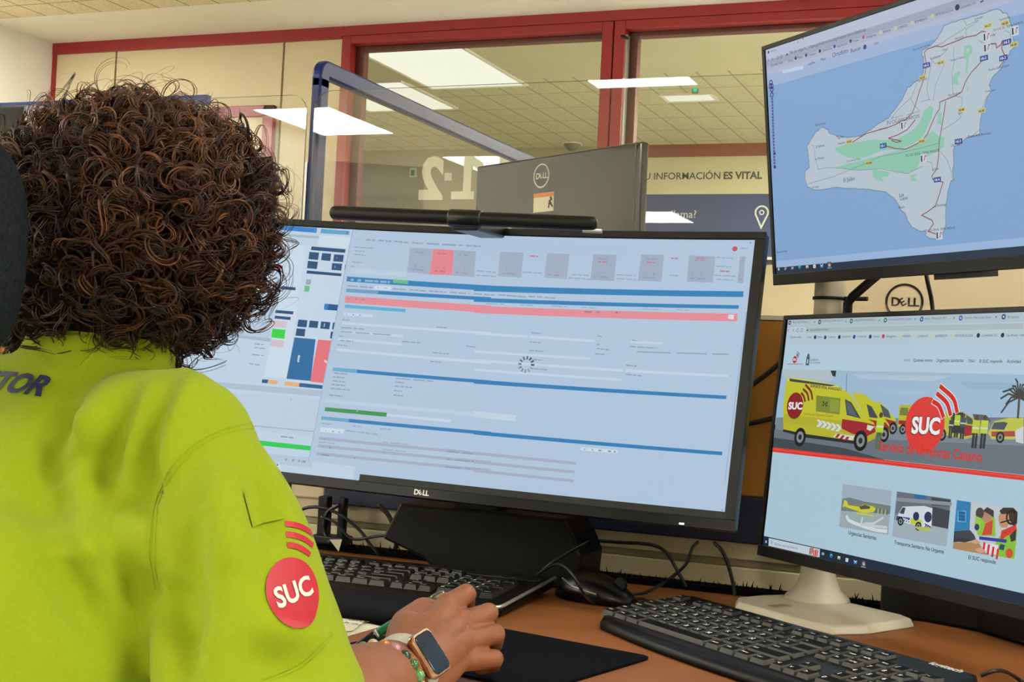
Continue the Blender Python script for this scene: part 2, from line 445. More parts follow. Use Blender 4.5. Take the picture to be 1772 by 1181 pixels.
# ---------------------------------------------------------------- desk and its back screen
DZ = .74
M_wood = mat('orange_wood_laminate', '875126', .5, noise=(14, .10), bump=(200, .05))
M_felt = mat('brush_bristles', '060504', .9, spec=.1)
M_groove = mat('cream_groove', '8f8466', .6)
r = thing('desk', 'orange wood laminate desk under the keyboards', 'desk', (0, 1.4, 0))
b = MB(); b.box((-2.2, 1.08, DZ - .03), (1.2, 1.83, DZ), M_wood); b.build('desk_top', r, bevel=.004)
for x in (-2.1, 1.1):
    for y in (1.16, 1.74):
        b = MB(); b.box((x - .03, y - .03, 0), (x + .03, y + .03, DZ - .03), M_silver); b.build('leg', r, bevel=.004)
r = thing('cable_brush', 'black bristle strip along the rear edge of the desk', 'brush strip', (-.5, 1.822, DZ))
b = MB(); b.box((-1.6, 1.800, DZ), (1.0, 1.835, DZ + .008), M_felt); b.build('strip', r)
b = MB()
for i in range(1500):
    x = -1.6 + 2.6 * i / 1500 + rnd.uniform(-.001, .001); h = rnd.uniform(.006, .015) if rnd.random() < .85 else rnd.uniform(.014, .023)
    a = rnd.uniform(-.006, .006)
    b.poly([(x - .0018, 1.812, DZ + .006), (x + .0018, 1.812, DZ + .006), (x + a, 1.806 + rnd.uniform(0, .012), DZ + h)], M_felt)
o = b.build('bristles', r); o['kind'] = 'stuff'

r = thing('desk_screen', 'cream, navy and ochre screen standing behind the desk', 'desk screen', (0, 1.86, DZ))
b = MB()
b.box((-2.2, 1.85, .70), (1.2, 1.90, .771), M_cream); b.box((-2.2, 1.854, .771), (1.2, 1.90, .782), M_groove); b.box((-2.2, 1.85, .782), (1.2, 1.90, .812), M_cream)
b.build('base_panel', r, bevel=.002)
b = MB(); b.box((-1.118, 1.844, .812), (-1.055, 1.875, 1.03), M_cream); b.build('post', r, bevel=.003)
b = MB(); b.box((-1.054, 1.838, .806), (1.2, 1.88, .871), M_navyf); b.build('lower_rail', r, bevel=.003)
b = MB(); b.box((-2.2, 1.838, .806), (-1.119, 1.88, .871), M_navyf); b.build('lower_rail', r, bevel=.003)
b = MB(); b.box((-1.054, 1.842, .871), (1.2, 1.876, 1.118), M_ochre); b.build('ochre_panel', r, bevel=.003)
b = MB(); b.box((-2.2, 1.842, .871), (-1.119, 1.876, 1.118), M_ochre); b.build('ochre_panel', r, bevel=.003)
b = MB(); b.box((-1.054, 1.840, 1.118), (1.2, 1.878, 1.124), M_silver); b.build('top_trim', r)

# clear acrylic hygiene screens above it
def acrylic(x0, x1, z0, z1, y, label, rr=.03):
    q = rrect(x0, z0, x1, z1, rr); b = MB()
    A = [b.v((x, y, z)) for x, z in q]; B = [b.v((x, y + .004, z)) for x, z in q]; n = len(q)
    b.face(A, M_acry); b.face(B[::-1], M_acry)
    for i in range(n): b.face([A[(i + 1) % n], A[i], B[i], B[(i + 1) % n]], M_acrye)
    return tag(b.build('acrylic_screen'), label, 'acrylic screen')
acrylic(-1.122, 1.1, 1.124, 1.468, 1.862, 'clear acrylic sheet with rounded corner above the ochre desk screen')
acrylic(-2.3, -1.136, 1.124, 1.463, 1.862, 'clear acrylic sheet behind the curly hair')

# blue framed side divider of the facing desks
r = thing('divider_frame', 'navy blue metal divider frame with a slanting top bar behind the curved monitor', 'divider', (-1.12, 1.92, DZ))
b = MB()
y0, y1, zt, w = 1.905, 3.3, 1.534, .030
b.box((-1.156, y0, DZ), (-1.138, y0 + w, zt - .03), M_navy)
pts = [(y1, zt - w), (y1, zt)] + [(y0 + .028 - p, zt - .028 + q) for p, q in arc(0, 0, .028, 90, 0, 6)] + [(y0, zt - .05), (y0 + w, zt - .05), (y0 + w, zt - w)]
A = [b.v((-1.156, p, z)) for p, z in pts]; B = [b.v((-1.138, p, z)) for p, z in pts]
n = len(pts)
for i in range(n): b.face([A[i], A[(i + 1) % n], B[(i + 1) % n], B[i]], M_navy)
b.face(A[::-1], M_navy); b.face(B, M_navy)
b.bm.normal_update(); bmesh.ops.recalc_face_normals(b.bm, faces=b.bm.faces)
b.build('frame', r, bevel=.004)
b = MB(); b.box((-1.156, y1 - .03, DZ), (-1.138, y1, zt - .02), M_navy); b.build('rear_post', r, bevel=.004)
b = MB(); b.box((-1.166, y0 + .004, DZ), (-1.158, y0 + .016, 1.36), M_alu); b.build('edge_strip', r)
g = MB(); g.poly([(-1.147, y0 + w, .95), (-1.147, y1 - w, .95), (-1.147, y1 - w, zt - w), (-1.147, y0 + w, zt - w)], M_acry); g.build('pane', r)

# facing desk with its monitors
r = thing('desk', 'facing desk behind the ochre screen', 'desk', (-.4, 2.3, 0))
b = MB(); b.box((-1.08, 1.91, DZ - .03), (1.2, 2.75, DZ), M_wood); b.build('desk_top', r, bevel=.004)
for x in (-1.0, 1.1):
    for y in (1.98, 2.66):
        b = MB(); b.box((x - .03, y - .03, 0), (x + .03, y + .03, DZ - .03), M_silver); b.build('leg', r, bevel=.004)

# navy topped partition far left
r = thing('partition_screen', 'cream partition with a navy top rail behind the curly hair', 'partition', (-3.0, 4.2, 0))
xa, xb = (-4.1919,4.2,2.0322), (-3.0027,4.2,2.0206)
zt2 = xb[2]
b = MB(); b.box((-4.7, 4.2, zt2 - .036), (xb[0], 4.23, zt2), mat('partition_blue', '1f3f86', .4)); b.build('top_rail', r, bevel=.002)
b = MB(); b.box((-4.7, 4.205, 0), (xb[0], 4.225, zt2 - .036), M_cream); b.build('panel', r)

# ---------------------------------------------------------------- monitors
def frame_m(p):
    yaw, tilt, roll = p[3:]
    rx = Vector((math.cos(yaw), math.sin(yaw), 0)); n0 = Vector((math.sin(yaw), -math.cos(yaw), 0))
    n = n0 * math.cos(tilt) + Vector((0, 0, 1)) * math.sin(tilt); u = n.cross(rx)
    r2 = rx * math.cos(roll) + u * math.sin(roll); u2 = -rx * math.sin(roll) + u * math.cos(roll)
    m = Matrix((r2, u2, n)).transposed().to_4x4(); m.translation = Vector(p[:3]) + Vector((0, 0, 1.03))
    return m
class Screen:
    """flat picture of what a display shows: coloured shapes in millimetres from its middle"""
    def __init__(s, R=0): s.bm = bmesh.new(); s.lay = s.bm.loops.layers.float_color.new('shown'); s.R = R; s.k = 0
    def pt(s, u, v, z): return (u / 1000, v / 1000, z)
    def poly(s, pts, col):
        s.k += 1
        s._f(pts, (*lin(col), 1), .0006 + s.k * 4e-7)
    def _f(s, pts, c, z):
        try: f = s.bm.faces.new([s.bm.verts.new(s.pt(p[0], p[1], z)) for p in pts])
        except ValueError: return
        f.normal_update()
        if f.normal.z < 0: f.normal_flip()
        for l in f.loops: l[s.lay] = c
    def rect(s, u0, v0, u1, v1, col): s.poly([(u0, v0), (u1, v0), (u1, v1), (u0, v1)], col)
    def line(s, pts, w, col):
        P = [Vector(p) for p in pts]
        s.k += 1; z = .0006 + s.k * 4e-7; c = (*lin(col), 1)
        for i, (a, b) in enumerate(zip(P, P[1:])):
            d = b - a
            if d.length < 1e-6: continue
            t = d.normalized() * w * .25; n = Vector((-d.y, d.x)).normalized() * w / 2
            s._f([a - n - t, b - n + t, b + n + t, a + n - t], c, z)
    def disc(s, c, r, col, n=20, ry=None): s.poly([(c[0] + r * math.cos(2 * PI * i / n), c[1] + (ry or r) * math.sin(2 * PI * i / n)) for i in range(n)], col)
    def ring(s, c, r, w, col, a0=0, a1=360, n=20):
        P = [(c[0] + r * math.cos(math.radians(a0 + (a1 - a0) * i / n)), c[1] + r * math.sin(math.radians(a0 + (a1 - a0) * i / n))) for i in range(n + 1)]
        s.line(P, w, col)
    def text(s, t, a, col, b=None, size=None, bold=0., align='LEFT', squash=1.0):
        """baseline from a (to b, which then sets the length)"""
        P, T = text_shape(t, bold, align)
        if not P: return
        ex = Vector((1, 0))
        if b is not None:
            d = Vector(b) - Vector(a); ex = d.normalized(); wd = max(p[0] for p in P) - min(0, min(p[0] for p in P)); size = size or d.length / wd
            sx = d.length / wd
        else: sx = size
        ey = Vector((-ex.y, ex.x))
        s.k += 1; z = .0006 + s.k * 4e-7; c = (*lin(col), 1)
        V = [s.bm.verts.new(s.pt(*(Vector(a) + ex * x * sx + ey * y * size * squash), z)) for x, y in P]
        for q in T:
            try: f = s.bm.faces.new([V[i] for i in q])
            except ValueError: continue
            f.normal_update()
            if f.normal.z < 0: f.normal_flip()
            for l in f.loops: l[s.lay] = c
    def build(s, parent, m):
        if s.R:
            # cut along one common set of upright lines, then bend the sheet to the curve of the panel
            for i in range(-40, 41):
                bmesh.ops.bisect_plane(s.bm, geom=s.bm.verts[:] + s.bm.edges[:] + s.bm.faces[:], plane_co=(i * .01, 0, 0), plane_no=(1, 0, 0), dist=1e-6)
            for v in s.bm.verts:
                a = v.co.x / s.R; v.co = (s.R * math.sin(a), v.co.y, s.R * (1 - math.cos(a)) + v.co.z)
        me = bpy.data.meshes.new('screen'); s.bm.to_mesh(me); s.bm.free(); me.materials.append(m)
        o = bpy.data.objects.new('screen', me); COL.objects.link(o); o.parent = parent; return o

def screen_mat():
    m = bpy.data.materials.new('lit_display'); m.use_nodes = True; nt = m.node_tree; b = nt.nodes['Principled BSDF']
    b.inputs['Base Color'].default_value = (.01, .01, .01, 1); b.inputs['Roughness'].default_value = .5; b.inputs['Specular IOR Level'].default_value = .15
    a = nt.nodes.new('ShaderNodeVertexColor'); a.layer_name = 'shown'
    nt.links.new(a.outputs['Color'], b.inputs['Emission Color']); b.inputs['Emission Strength'].default_value = .86
    return m
M_screen = screen_mat()
M_bez = mat('monitor_bezel', '070706', .38, spec=.3)
M_logo = mat('logo_silver', 'b7b4aa', .3, .6)
M_led = glow('white_led', (1, 1, .95), 2.5)
DELL_SLANT = [('D', 0), ('E', 1.02), ('L', 1.90), ('L', 2.56)]
def brand_word(b, m, p0, ex, ey, h, lift=.0004):
    """four letters, the second one tipped back"""
    ex, ey = Vector(ex).normalized(), Vector(ey).normalized(); s = h / .69
    for ch, dx in DELL_SLANT:
        o = Vector(p0) + ex * dx * h
        if ch == 'E':
            a = math.radians(32); e1 = ex * math.cos(a) + ey * math.sin(a); e2 = -ex * math.sin(a) + ey * math.cos(a)
            b.text(ch, m, o + ex * h * .26 - ey * h * .10, e1, e2, s * .92, bold=.02, lift=lift)
        else: b.text(ch, m, o, ex, ey, s, bold=.03, lift=lift)
def ring_logo(b, m, c, ex, ey, R, word=True):
    c, ex, ey = Vector(c), Vector(ex).normalized(), Vector(ey).normalized(); nz = ex.cross(ey) * .0005
    n = 40
    for i in range(n):
        a, d = 2 * PI * i / n, 2 * PI * (i + 1) / n
        b.poly([c + nz + (ex * math.cos(t) + ey * math.sin(t)) * r for r, t in ((R * .87, a), (R, a), (R, d), (R * .87, d))], m)
    brand_word(b, m, c - ex * R * .70 - ey * R * .22, ex, ey, R * .45)

def flat_monitor(p, label, W=.538, H=.316):
    M = frame_m(p)
    r = thing('monitor', label, 'monitor', M.translation, M.to_euler())
    w, h = W / 2, H / 2
    b = MB(); b.box((-w, -h, -.012), (w, h, .0), M_bez)
    b.prism(rrect(-w * .8, -h * .8, w * .8, h * .8, .03), -.012, -.013, M_black)
    b.loft([[(x * k, y * k, z) for x, y in rrect(-w, -h, w, h, .02)] for k, z in ((.97, -.012), (.93, -.028), (.80, -.040))], M_black)
    b.build('casing', r, local=True, bevel=.0015)
    f = MB()
    for x0, y0, x1, y1 in ((-w, h - .006, w, h), (-w, -h, w, -h + .0145), (-w, -h + .0145, -w + .006, h - .006), (w - .006, -h + .0145, w, h - .006)):
        f.box((x0, y0, -.002), (x1, y1, .0022), M_bez)
    f.build('bezel', r, local=True, bevel=.0008)
    return r
P_UP = (-.1566, 1.5679, .2885, -.7345, -.1115, .0056)
P_LO = (-.1428, 1.5625, -.0658, -.7679, .0842, .005)
P_BIG = (-.7353, 1.5758, .0099, .0334, .2155, -.0247)
map_monitor = flat_monitor(P_UP, 'upper right monitor showing an island map')
web_monitor = flat_monitor(P_LO, 'lower right monitor showing a web page with ambulances')
b = MB(); b.box((.02, -.164, -.03), (.09, -.157, -.004), M_black); b.build('sensor_bump', map_monitor, local=True)

# dual stand that carries both right hand monitors
SX, SY = -.272, 1.772
r = thing('monitor_stand', 'cream white pole stand carrying the two right hand monitors', 'monitor stand', (SX, SY, DZ))
b = MB()
ang = math.radians(-36); ex = Vector((math.cos(ang), math.sin(ang), 0)); ey = Vector((-ex.y, ex.x, 0)); c0 = Vector((-.262, 1.700, 0))
base = [c0 + ex * x + ey * y for x, y in [(-.100, -.045), (-.07, -.072), (.06, -.078), (.098, -.070), (.108, -.02), (.095, .075), (.07, .085), (-.07, .085), (-.095, .07), (-.104, 0)]]
b.prism([(q.x, q.y) for q in base], DZ, DZ + .011, M_silver, top=.95)
b.build('base', r, bevel=.003, seg=3)
b = MB(); q = [c0 + ex * x + ey * y for x, y in ((-.030, -.055), (-.016, -.055), (-.016, -.025), (-.030, -.025))]
b.prism([(v.x, v.y) for v in q], DZ + .0105, DZ + .0125, M_groove); b.build('slot_cover', r)
b = MB()
b.lathe([(.043, .0), (.041, .005), (.030, .014), (.0235, .03), (.0215, .05), (.0205, .06), (.0205, .60), (.026, .605), (.026, .625), (.018, .627)], (SX, SY, DZ + .010), M_silver, 28)
b.build('pole', r)
b = MB(); b.lathe([(.0225, 0), (.0225, .004)], (SX, SY, 1.03 + .113), M_black, 28); b.tube([(SX - .01, SY, 1.145), (SX + .05, SY - .015, 1.145)], .003, M_black); b.build('clamp_ring', r)
b = MB(); b.tube([(SX + .026, SY - .02, 1.04), (SX + .026, SY - .02, 1.138), (SX + .032, SY - .023, 1.147), (SX + .075, SY - .035, 1.185)], .006, M_black); b.build('bracket', r)
for P, nm in ((P_UP, 'upper_arm'), (P_LO, 'lower_arm')):
    M = frame_m(P); q = M @ Vector((-.05 if nm == 'upper_arm' else -.06, 0, -.045)); b = MB()
    b.tube([(SX, SY, q.z), (q.x, q.y, q.z)], .014, M_silver); b.tube([q, M @ Vector((-.05, 0, -.030))], .03, M_silver, 16)
    b.build(nm, r)

# silver monitor seen from behind, between the two right monitors
r = thing('monitor', 'silver monitor back with a dark ring emblem, seen between the two right monitors', 'monitor', (-.15, 2.60, DZ))
xa, xb, rc = (-0.4072,2.5,1.2103), (-0.0225,2.5,1.2188), Vector((-0.2508,2.5,1.1896))
b = MB(); b.box((xa[0], 2.500, .97), (xb[0], 2.535, 1.31), mat('silver_monitor_back', 'ddd0ae', .5, noise=(4, .05))); b.build('casing', r, bevel=.006)
b = MB(); b.box((xa[0] + .004, 2.535, .974), (xb[0] - .004, 2.540, 1.306), M_bez); b.build('screen', r)
b = MB(); ring_logo(b, mat('dark_emblem', '2a2218', .35, .3), (rc.x, 2.4995, rc.z), (1, 0, 0), (0, 0, 1), .0338); b.build('emblem', r)
b = MB(); xm = (xa[0] + xb[0]) / 2; b.box((xm - .04, 2.55, .744), (xm + .04, 2.57, 1.1), M_silver); b.box((xm - .12, 2.50, DZ), (xm + .12, 2.66, DZ + .012), M_silver); b.build('stand', r, bevel=.003)

# curved main monitor
Mb = frame_m(P_BIG); RB = 3.8
big = thing('monitor', 'wide curved black monitor with a blurred call form in front of the person', 'monitor', Mb.translation, Mb.to_euler())
def cpt(u, v, z): a = u / RB; return (RB * math.sin(a) - z * math.sin(a), v, RB * (1 - math.cos(a)) + z * math.cos(a))
def curved_box(b, u0, v0, u1, v1, z0, z1, m, n=24):
    rings = []
    for i in range(n + 1):
        u = u0 + (u1 - u0) * i / n
        rings.append([b.v(cpt(u, v, z)) for v, z in ((v0, z0), (v1, z0), (v1, z1), (v0, z1))])
    for p, q in zip(rings, rings[1:]):
        for j in range(4): b.face([p[j], p[(j + 1) % 4], q[(j + 1) % 4], q[j]], m)
    b.face(rings[0][::-1], m); b.face(rings[-1], m)
b = MB(); curved_box(b, -.407, -.1825, .407, .1825, -.016, 0, M_bez)
curved_box(b, -.30, -.13, .30, .13, -.05, -.015, M_black)
bmesh.ops.recalc_face_normals(b.bm, faces=b.bm.faces); b.build('casing', big, local=True, bevel=.003)
b = MB()
for u0, v0, u1, v1 in ((-.407, .1735, .407, .1825), (-.407, -.1825, .407, -.1695), (-.407, -.1695, -.394, .1735), (.394, -.1695, .407, .1735)):
    curved_box(b, u0, v0, u1, v1, -.002, .0025, M_bez)
bmesh.ops.recalc_face_normals(b.bm, faces=b.bm.faces); b.build('bezel', big, local=True, bevel=.0008)
b = MB(); brand_word(b, M_logo, (-.0100, -.1788, .0026), (1, 0, 0), (0, 1, 0), .0064); b.build('emblem', big, local=True)
b = MB(); x_, y_, z_ = cpt(.344, -.1795, .0025); b.box((x_ - .003, y_ - .001, z_ - .001), (x_ + .003, y_ + .001, z_ + .0006), M_led); b.build('power_light', big, local=True)
b = MB()
out = [(-.846, .835), (-.871, .783), (-.806, .762), (-.78, DZ + .001), (-.575, DZ + .001), (-.572, .787), (-.585, .815), (-.60, .835)]
A = [b.v((x, 1.69, z)) for x, z in out]; B = [b.v((x, 1.785, z)) for x, z in out]; n = len(out)
for i in range(n): b.face([A[i], B[i], B[(i + 1) % n], A[(i + 1) % n]], M_black)
b.face(A, M_black); b.face(B[::-1], M_black)
bmesh.ops.recalc_face_normals(b.bm, faces=b.bm.faces)
Mi = Mb.inverted()
b.box((-.77, 1.70, .83), (-.70, 1.75, 1.00), M_black)
for v in b.bm.verts: v.co = Mi @ v.co
b.build('stand', big, local=True, bevel=.004)

# light bar clipped on top of it
a0, a1 = Vector((-0.8781,1.5118,1.2247)), Vector((-0.5197,1.5388,1.2143))
lb = thing('light_bar', 'black cylindrical light bar clipped on top of the curved monitor', 'light bar', (a0 + a1) / 2)
d_ = (a1 - a0).normalized()
b = MB(); b.tube([a0, a0 + d_ * .002, a0 + d_ * .004, a0 + d_ * .01, a1 - d_ * .01, a1 - d_ * .004, a1 - d_ * .002, a1], [.004, .007, .0085, .0092, .0092, .0085, .007, .004], M_black, 20); b.build('lamp_tube', lb)
b = MB(); k0, k1 = Vector((-0.7135,1.5248,1.2199)), Vector((-0.6689,1.5289,1.2183))
b.tube([k0, k1], .0115, M_black_s, 20)
b.box((k0.x + .004, k0.y + .0, k0.z - .016), (k1.x - .004, k0.y + .115, k0.z + .002), M_black_s)
b.box((k0.x + .004, k0.y + .103, k0.z - .05), (k1.x - .004, k0.y + .117, k0.z - .0), M_black_s); b.build('clip', lb, bevel=.003)
b = MB(); b.tube([a1 - d_ * .018 - Vector((0, 0, .0085)), a1 + d_ * .006 - Vector((0, 0, .0085))], .003, M_alu); b.build('end_pin', lb)

# black glossy monitor of the facing desk, its back towards us
Mk = frame_m((-.876, 2.326, .249, -.524, -.011, 0))
bk = thing('monitor', 'black glossy monitor back with a white ring emblem behind the light bar', 'monitor', Mk.translation, Mk.to_euler())
M_gloss = mat('glossy_dark_back', '151310', .14, spec=.4, coat=.12)
b = MB(); b.box((-.245, -.16, -.018), (.238, .16, 0), M_gloss); b.build('casing', bk, local=True, bevel=.004)
b = MB(); b.box((.222, -.16, -.001), (.224, .16, .0006), mat('seam_grey', '55524a', .3)); b.build('seam', bk, local=True)
b = MB(); b.box((-.24, -.155, -.020), (.233, .155, -.018), M_bez); b.build('screen', bk, local=True)
b = MB(); ring_logo(b, mat('white_emblem', 'c9c8bc', .4), (-.0355, .123, .0), (1, 0, 0), (0, 1, 0), .0235); b.build('emblem', bk, local=True)
b = MB(); sx, sy = -.056, .072
b.box((sx, sy - .018, 0), (sx + .060, sy + .018, .0006), mat('sticker_cream', 'd8cfae', .5)); b.box((sx, sy + .010, .0005), (sx + .060, sy + .018, .001), mat('sticker_orange', 'd07a35', .5))
for pl in ([(.044, -.012), (.048, -.012), (.052, .002), (.047, .004)], [(.046, -.002), (.058, -.012), (.059, -.009), (.05, .003)], [(.042, .0), (.056, .006), (.056, .002)]):
    b.poly([(sx + x, sy + y, .0009) for x, y in pl], M_dark)
b.ball((sx + .052, sy + .007, .001), (.003, .003, .0005), M_dark); b.build('sticker', bk, local=True)
Mi = Mk.inverted(); b = MB()
c = Mk @ Vector((0, -.05, -.03)); b.box((c.x - .03, c.y + .0, DZ), (c.x + .03, c.y + .03, c.z), M_black); b.box((c.x - .12, c.y - .08, DZ), (c.x + .12, c.y + .10, DZ + .012), M_black)
for v in b.bm.verts: v.co = Mi @ v.co
b.build('stand', bk, local=True, bevel=.003)

# dark equipment box behind the lower right monitor
r = thing('equipment_box', 'dark box on the desk behind the lower right monitor', 'box', (.1, 1.75, DZ))
b = MB(); front = [Vector((-0.1902,1.7562,0.74)), Vector((-0.1351,1.7549,0.74)), Vector((-0.0719,1.7256,0.74)), Vector((-0.0169,1.6634,0.74)), Vector((0.0362,1.5885,0.74))]
q = [(v.x, v.y) for v in front] + [(front[-1].x, 1.79), (front[0].x, 1.79)]
b.prism(q, DZ, DZ + .13, M_black); b.build('body', r, bevel=.004)
b = MB(); b.box((front[0].x + .01, 1.72, DZ + .13), (front[-1].x - .01, 1.785, DZ + .134), M_black_s); b.build('lid', r)

# ---------------------------------------------------------------- keyboards
M_key = mat('black_keycap_lit_side', '24241f', .3, spec=.5)  # same plastic as the tops; light on the key sides put into the colour
M_ktop = mat('black_keycap_top', '0b0b0b', .75, spec=.12)
M_legend = mat('white_key_print', 'd4d4c8', .5)
M_kb = mat('keyboard_shell', '070706', .4, spec=.22, noise=(200, .1))
def key_mesh(w, d, legend, h=.0068):
    b = MB(); a, c = w / 2 - .0007, d / 2 - .0007; t, s = .0022, .003
    A = [b.v(p) for p in ((-a, -c, 0), (a, -c, 0), (a, c, 0), (-a, c, 0))]; B = [b.v(p) for p in ((-a + t, -c + s, h), (a - t, -c + s, h), (a - t, c - .0015, h), (-a + t, c - .0015, h))]
    for i in range(4): b.face([A[i], A[(i + 1) % 4], B[(i + 1) % 4], B[i]], M_key)
    b.face(B, M_ktop)
    if legend:
        n = len(legend); sz = .0078 if n == 1 else .0042
        b.text(legend, M_legend, (-a + t + .0012, -c + s + (.004 if n == 1 else .0052), h), (1, 0, 0), (0, 1, 0), sz, bold=.03, lift=.0002)
    return b
ROWS = [
 (0, [('Esc', 1), (None, 1)] + [('F%d' % i, 1) for i in (1, 2, 3, 4)] + [(None, .5)] + [('F%d' % i, 1) for i in (5, 6, 7, 8)] + [(None, .5)] + [('F%d' % i, 1) for i in (9, 10, 11, 12)]),
 (1.25, [('º', 1)] + [(c, 1) for c in '1234567890'] + [("'", 1), ('¡', 1), ('<-', 2)]),
 (2.25, [('Tab', 1.5)] + [(c, 1) for c in 'QWERTYUIOP'] + [('`', 1), ('+', 1), ('', 1.5)]),
 (3.25, [('Mayús', 1.75)] + [(c, 1) for c in 'ASDFGHJKLÑ'] + [('´', 1), ('Intro', 2.25)]),
 (4.25, [('Shift', 1.25), ('<', 1)] + [(c, 1) for c in 'ZXCVBNM,.-'] + [('Shift', 2.75)]),
 (5.25, [('Ctrl', 1.25), ('Win', 1.25), ('Alt', 1.25), ('', 6.25), ('AltGr', 1.25), ('Win', 1.25), ('Menu', 1.25), ('Ctrl', 1.25)])]
NAV = [(0, ['Impr', 'Bloq', 'Pausa']), (1.25, ['Ins', 'Inicio', 'RePág']), (2.25, ['Supr', 'Fin', 'AvPág']), (4.25, [None, '^', None]), (5.25, ['<', 'v', '>'])]
NUM = [(1.25, ['Bloq', '/', '*', '-']), (2.25, ['7', '8', '9', None]), (3.25, ['4', '5', '6', None]), (4.25, ['1', '2', '3', None])]
def keys(root, x0, ytop, zf, slope, far):
    """lays the keys out; ytop = centre of the function row, far = function giving distance for the rarely seen rest"""
    U = .019; L = []
    for ry, row in ROWS:
        x = 0
        for lg, w in row:
            if lg is not None: L.append((x + w / 2, ry, w, 1, lg))
            x += w
    for ry, row in NAV:
        for i, lg in enumerate(row):
            if lg is not None: L.append((15.3 + i + .5, ry, 1, 1, lg))
    for ry, row in NUM:
        for i, lg in enumerate(row):
            if lg is not None: L.append((18.6 + i + .5, ry, 1, 1, lg))
    L += [(22.1, 2.75, 1, 2, '+'), (22.1, 4.75, 1, 2, 'Intro'), (19.6, 5.25, 2, 1, '0'), (21.1, 5.25, 1, 1, '.')]
    L = [(x0 + a * U, ytop - b_ * U, w, d, lg) for a, b_, w, d, lg in L]
    L.sort(key=lambda t: far(t[0], t[1]))
    rest = MB()
    for i, (x, y, w, d, lg) in enumerate(L):
        k = key_mesh(w * U, d * U, lg); z = zf + slope * y
        if i < 100:
            o = k.build('key', root, local=True); o.location = (x, y, z); o.rotation_euler = (math.atan(slope), 0, 0)
        else:
            me = bpy.data.meshes.new('tmp'); k.bm.to_mesh(me); k.bm.free()
            n0 = len(rest.bm.verts); rest.bm.from_mesh(me); rest.bm.verts.ensure_lookup_table(); bpy.data.meshes.remove(me)
            for v in rest.bm.verts[n0:]: v.co += Vector((x, y, z))
            for m in (M_key, M_ktop, M_legend): rest.mi(m)
    if rest.mats: o = rest.build('key', root, local=True); o['kind'] = 'stuff'
    else: rest.bm.free()

# front keyboard, turned towards the right hand monitors
ky = math.radians(-38.08); e_ = Vector((math.cos(ky), math.sin(ky), 0)); bk_ = Vector((-e_.y, e_.x, 0))
org = Vector((-.395, 1.593, DZ)) - bk_ * .152 - e_ * .004
kb = thing('keyboard', 'black keyboard lying askew in front of the right hand monitors', 'keyboard', org, (0, 0, ky))
KW = .452
edge = [(.006, .040), (.012, .018), (.022, .008)] + [(KW * t, .010 - .024 * math.sin(PI * t) ** .6) for t in np.linspace(.08, .95, 17)] + [(KW - .006, .012), (KW, .03)]
back = [(KW, .140), (KW - .010, .152), (.014, .152), (.002, .142)]
b = MB()
def zt_(y): return .0105 + .105 * max(0, y)
out = edge + back; n = len(out); cx, cy = KW / 2, .08
lo = [b.v((x, y, .001)) for x, y in out]; mid = [b.v((x, y, zt_(y) * .55)) for x, y in out]
def inn(x, y, k): return (x + (cx - x) * k * .2, y + (.075 - y) * k)
up1 = [b.v((*inn(x, y, .045), zt_(y) + .001)) for x, y in out]; up2 = [b.v((*inn(x, y, .12), zt_(y) + .003)) for x, y in out]
for A, B in ((lo, mid), (mid, up1), (up1, up2)):
    for i in range(n): b.face([A[i], A[(i + 1) % n], B[(i + 1) % n], B[i]], M_kb, True)
b.face(lo[::-1], M_kb); b.face(up2, M_kb)
b.build('shell', kb, local=True)
b = MB(); b.text('logitech', M_legend, (KW - .060, .137, zt_(.137) + .0040), (1, 0, 0), (0, 1, .105), .0125, bold=.02, lift=.0002); b.build('brand_print', kb, local=True)
keys(kb, .0125, .1235, .0105, .105, lambda x, y: x * .6 + y * .2)

# keyboard under the right hand of the person
kb2 = thing('keyboard', 'black keyboard with a silver rim and palm rest beneath the curved monitor', 'keyboard', (-1.055, 1.432, DZ), (0, 0, math.radians(1.2)))
b = MB(); KW2 = .470
b.loft([[(x, y, z0 + .045 * y) for x, y in rrect(0, 0, KW2, .205, .012)] for z0 in (.002, .012)], M_kb); b.build('shell', kb2, local=True)
b = MB(); b.tube([(.0, .19, .022), (.0, .012, .0135), (.012, 0, .013), (KW2 - .012, 0, .013), (KW2 - .003, .003, .013), (KW2, .012, .0135), (KW2, .2, .0225)], .0022, mat('silver_rim', 'c6c6bd', .3, .7)); b.build('rim', kb2, local=True)
b = MB(); b.loft([[(x, y, z) for x, y in rrect(.004 + k, -.115 + k, KW2 - .004 - k, -.003, .012)] for k, z in ((.0, .001), (0, .010), (.004, .015), (.012, .0165))], mat('palm_rest_pad', '0a0c11', .7, spec=.12, bump=(300, .2))); b.build('palm_rest', kb2, local=True)
for x in (.404, .422):
    b = MB(); b.ball((x, .172, .021), (.0022, .0014, .001), glow('blue_led', (.05, .1, 1), 5)); o = b.build('status_light', kb2, local=True); o['label'] = 'blue light'
b = MB(); b.loft([[(x, y, z) for x, y in rrect(.29 + k, .168 + k, .46 - k, .203 - k, .01)] for k, z in ((0, .019), (.004, .0225))], M_black_s); b.build('media_strip', kb2, local=True)
keys(kb2, .0145, .153, .0115, .045, lambda x, y: -x)

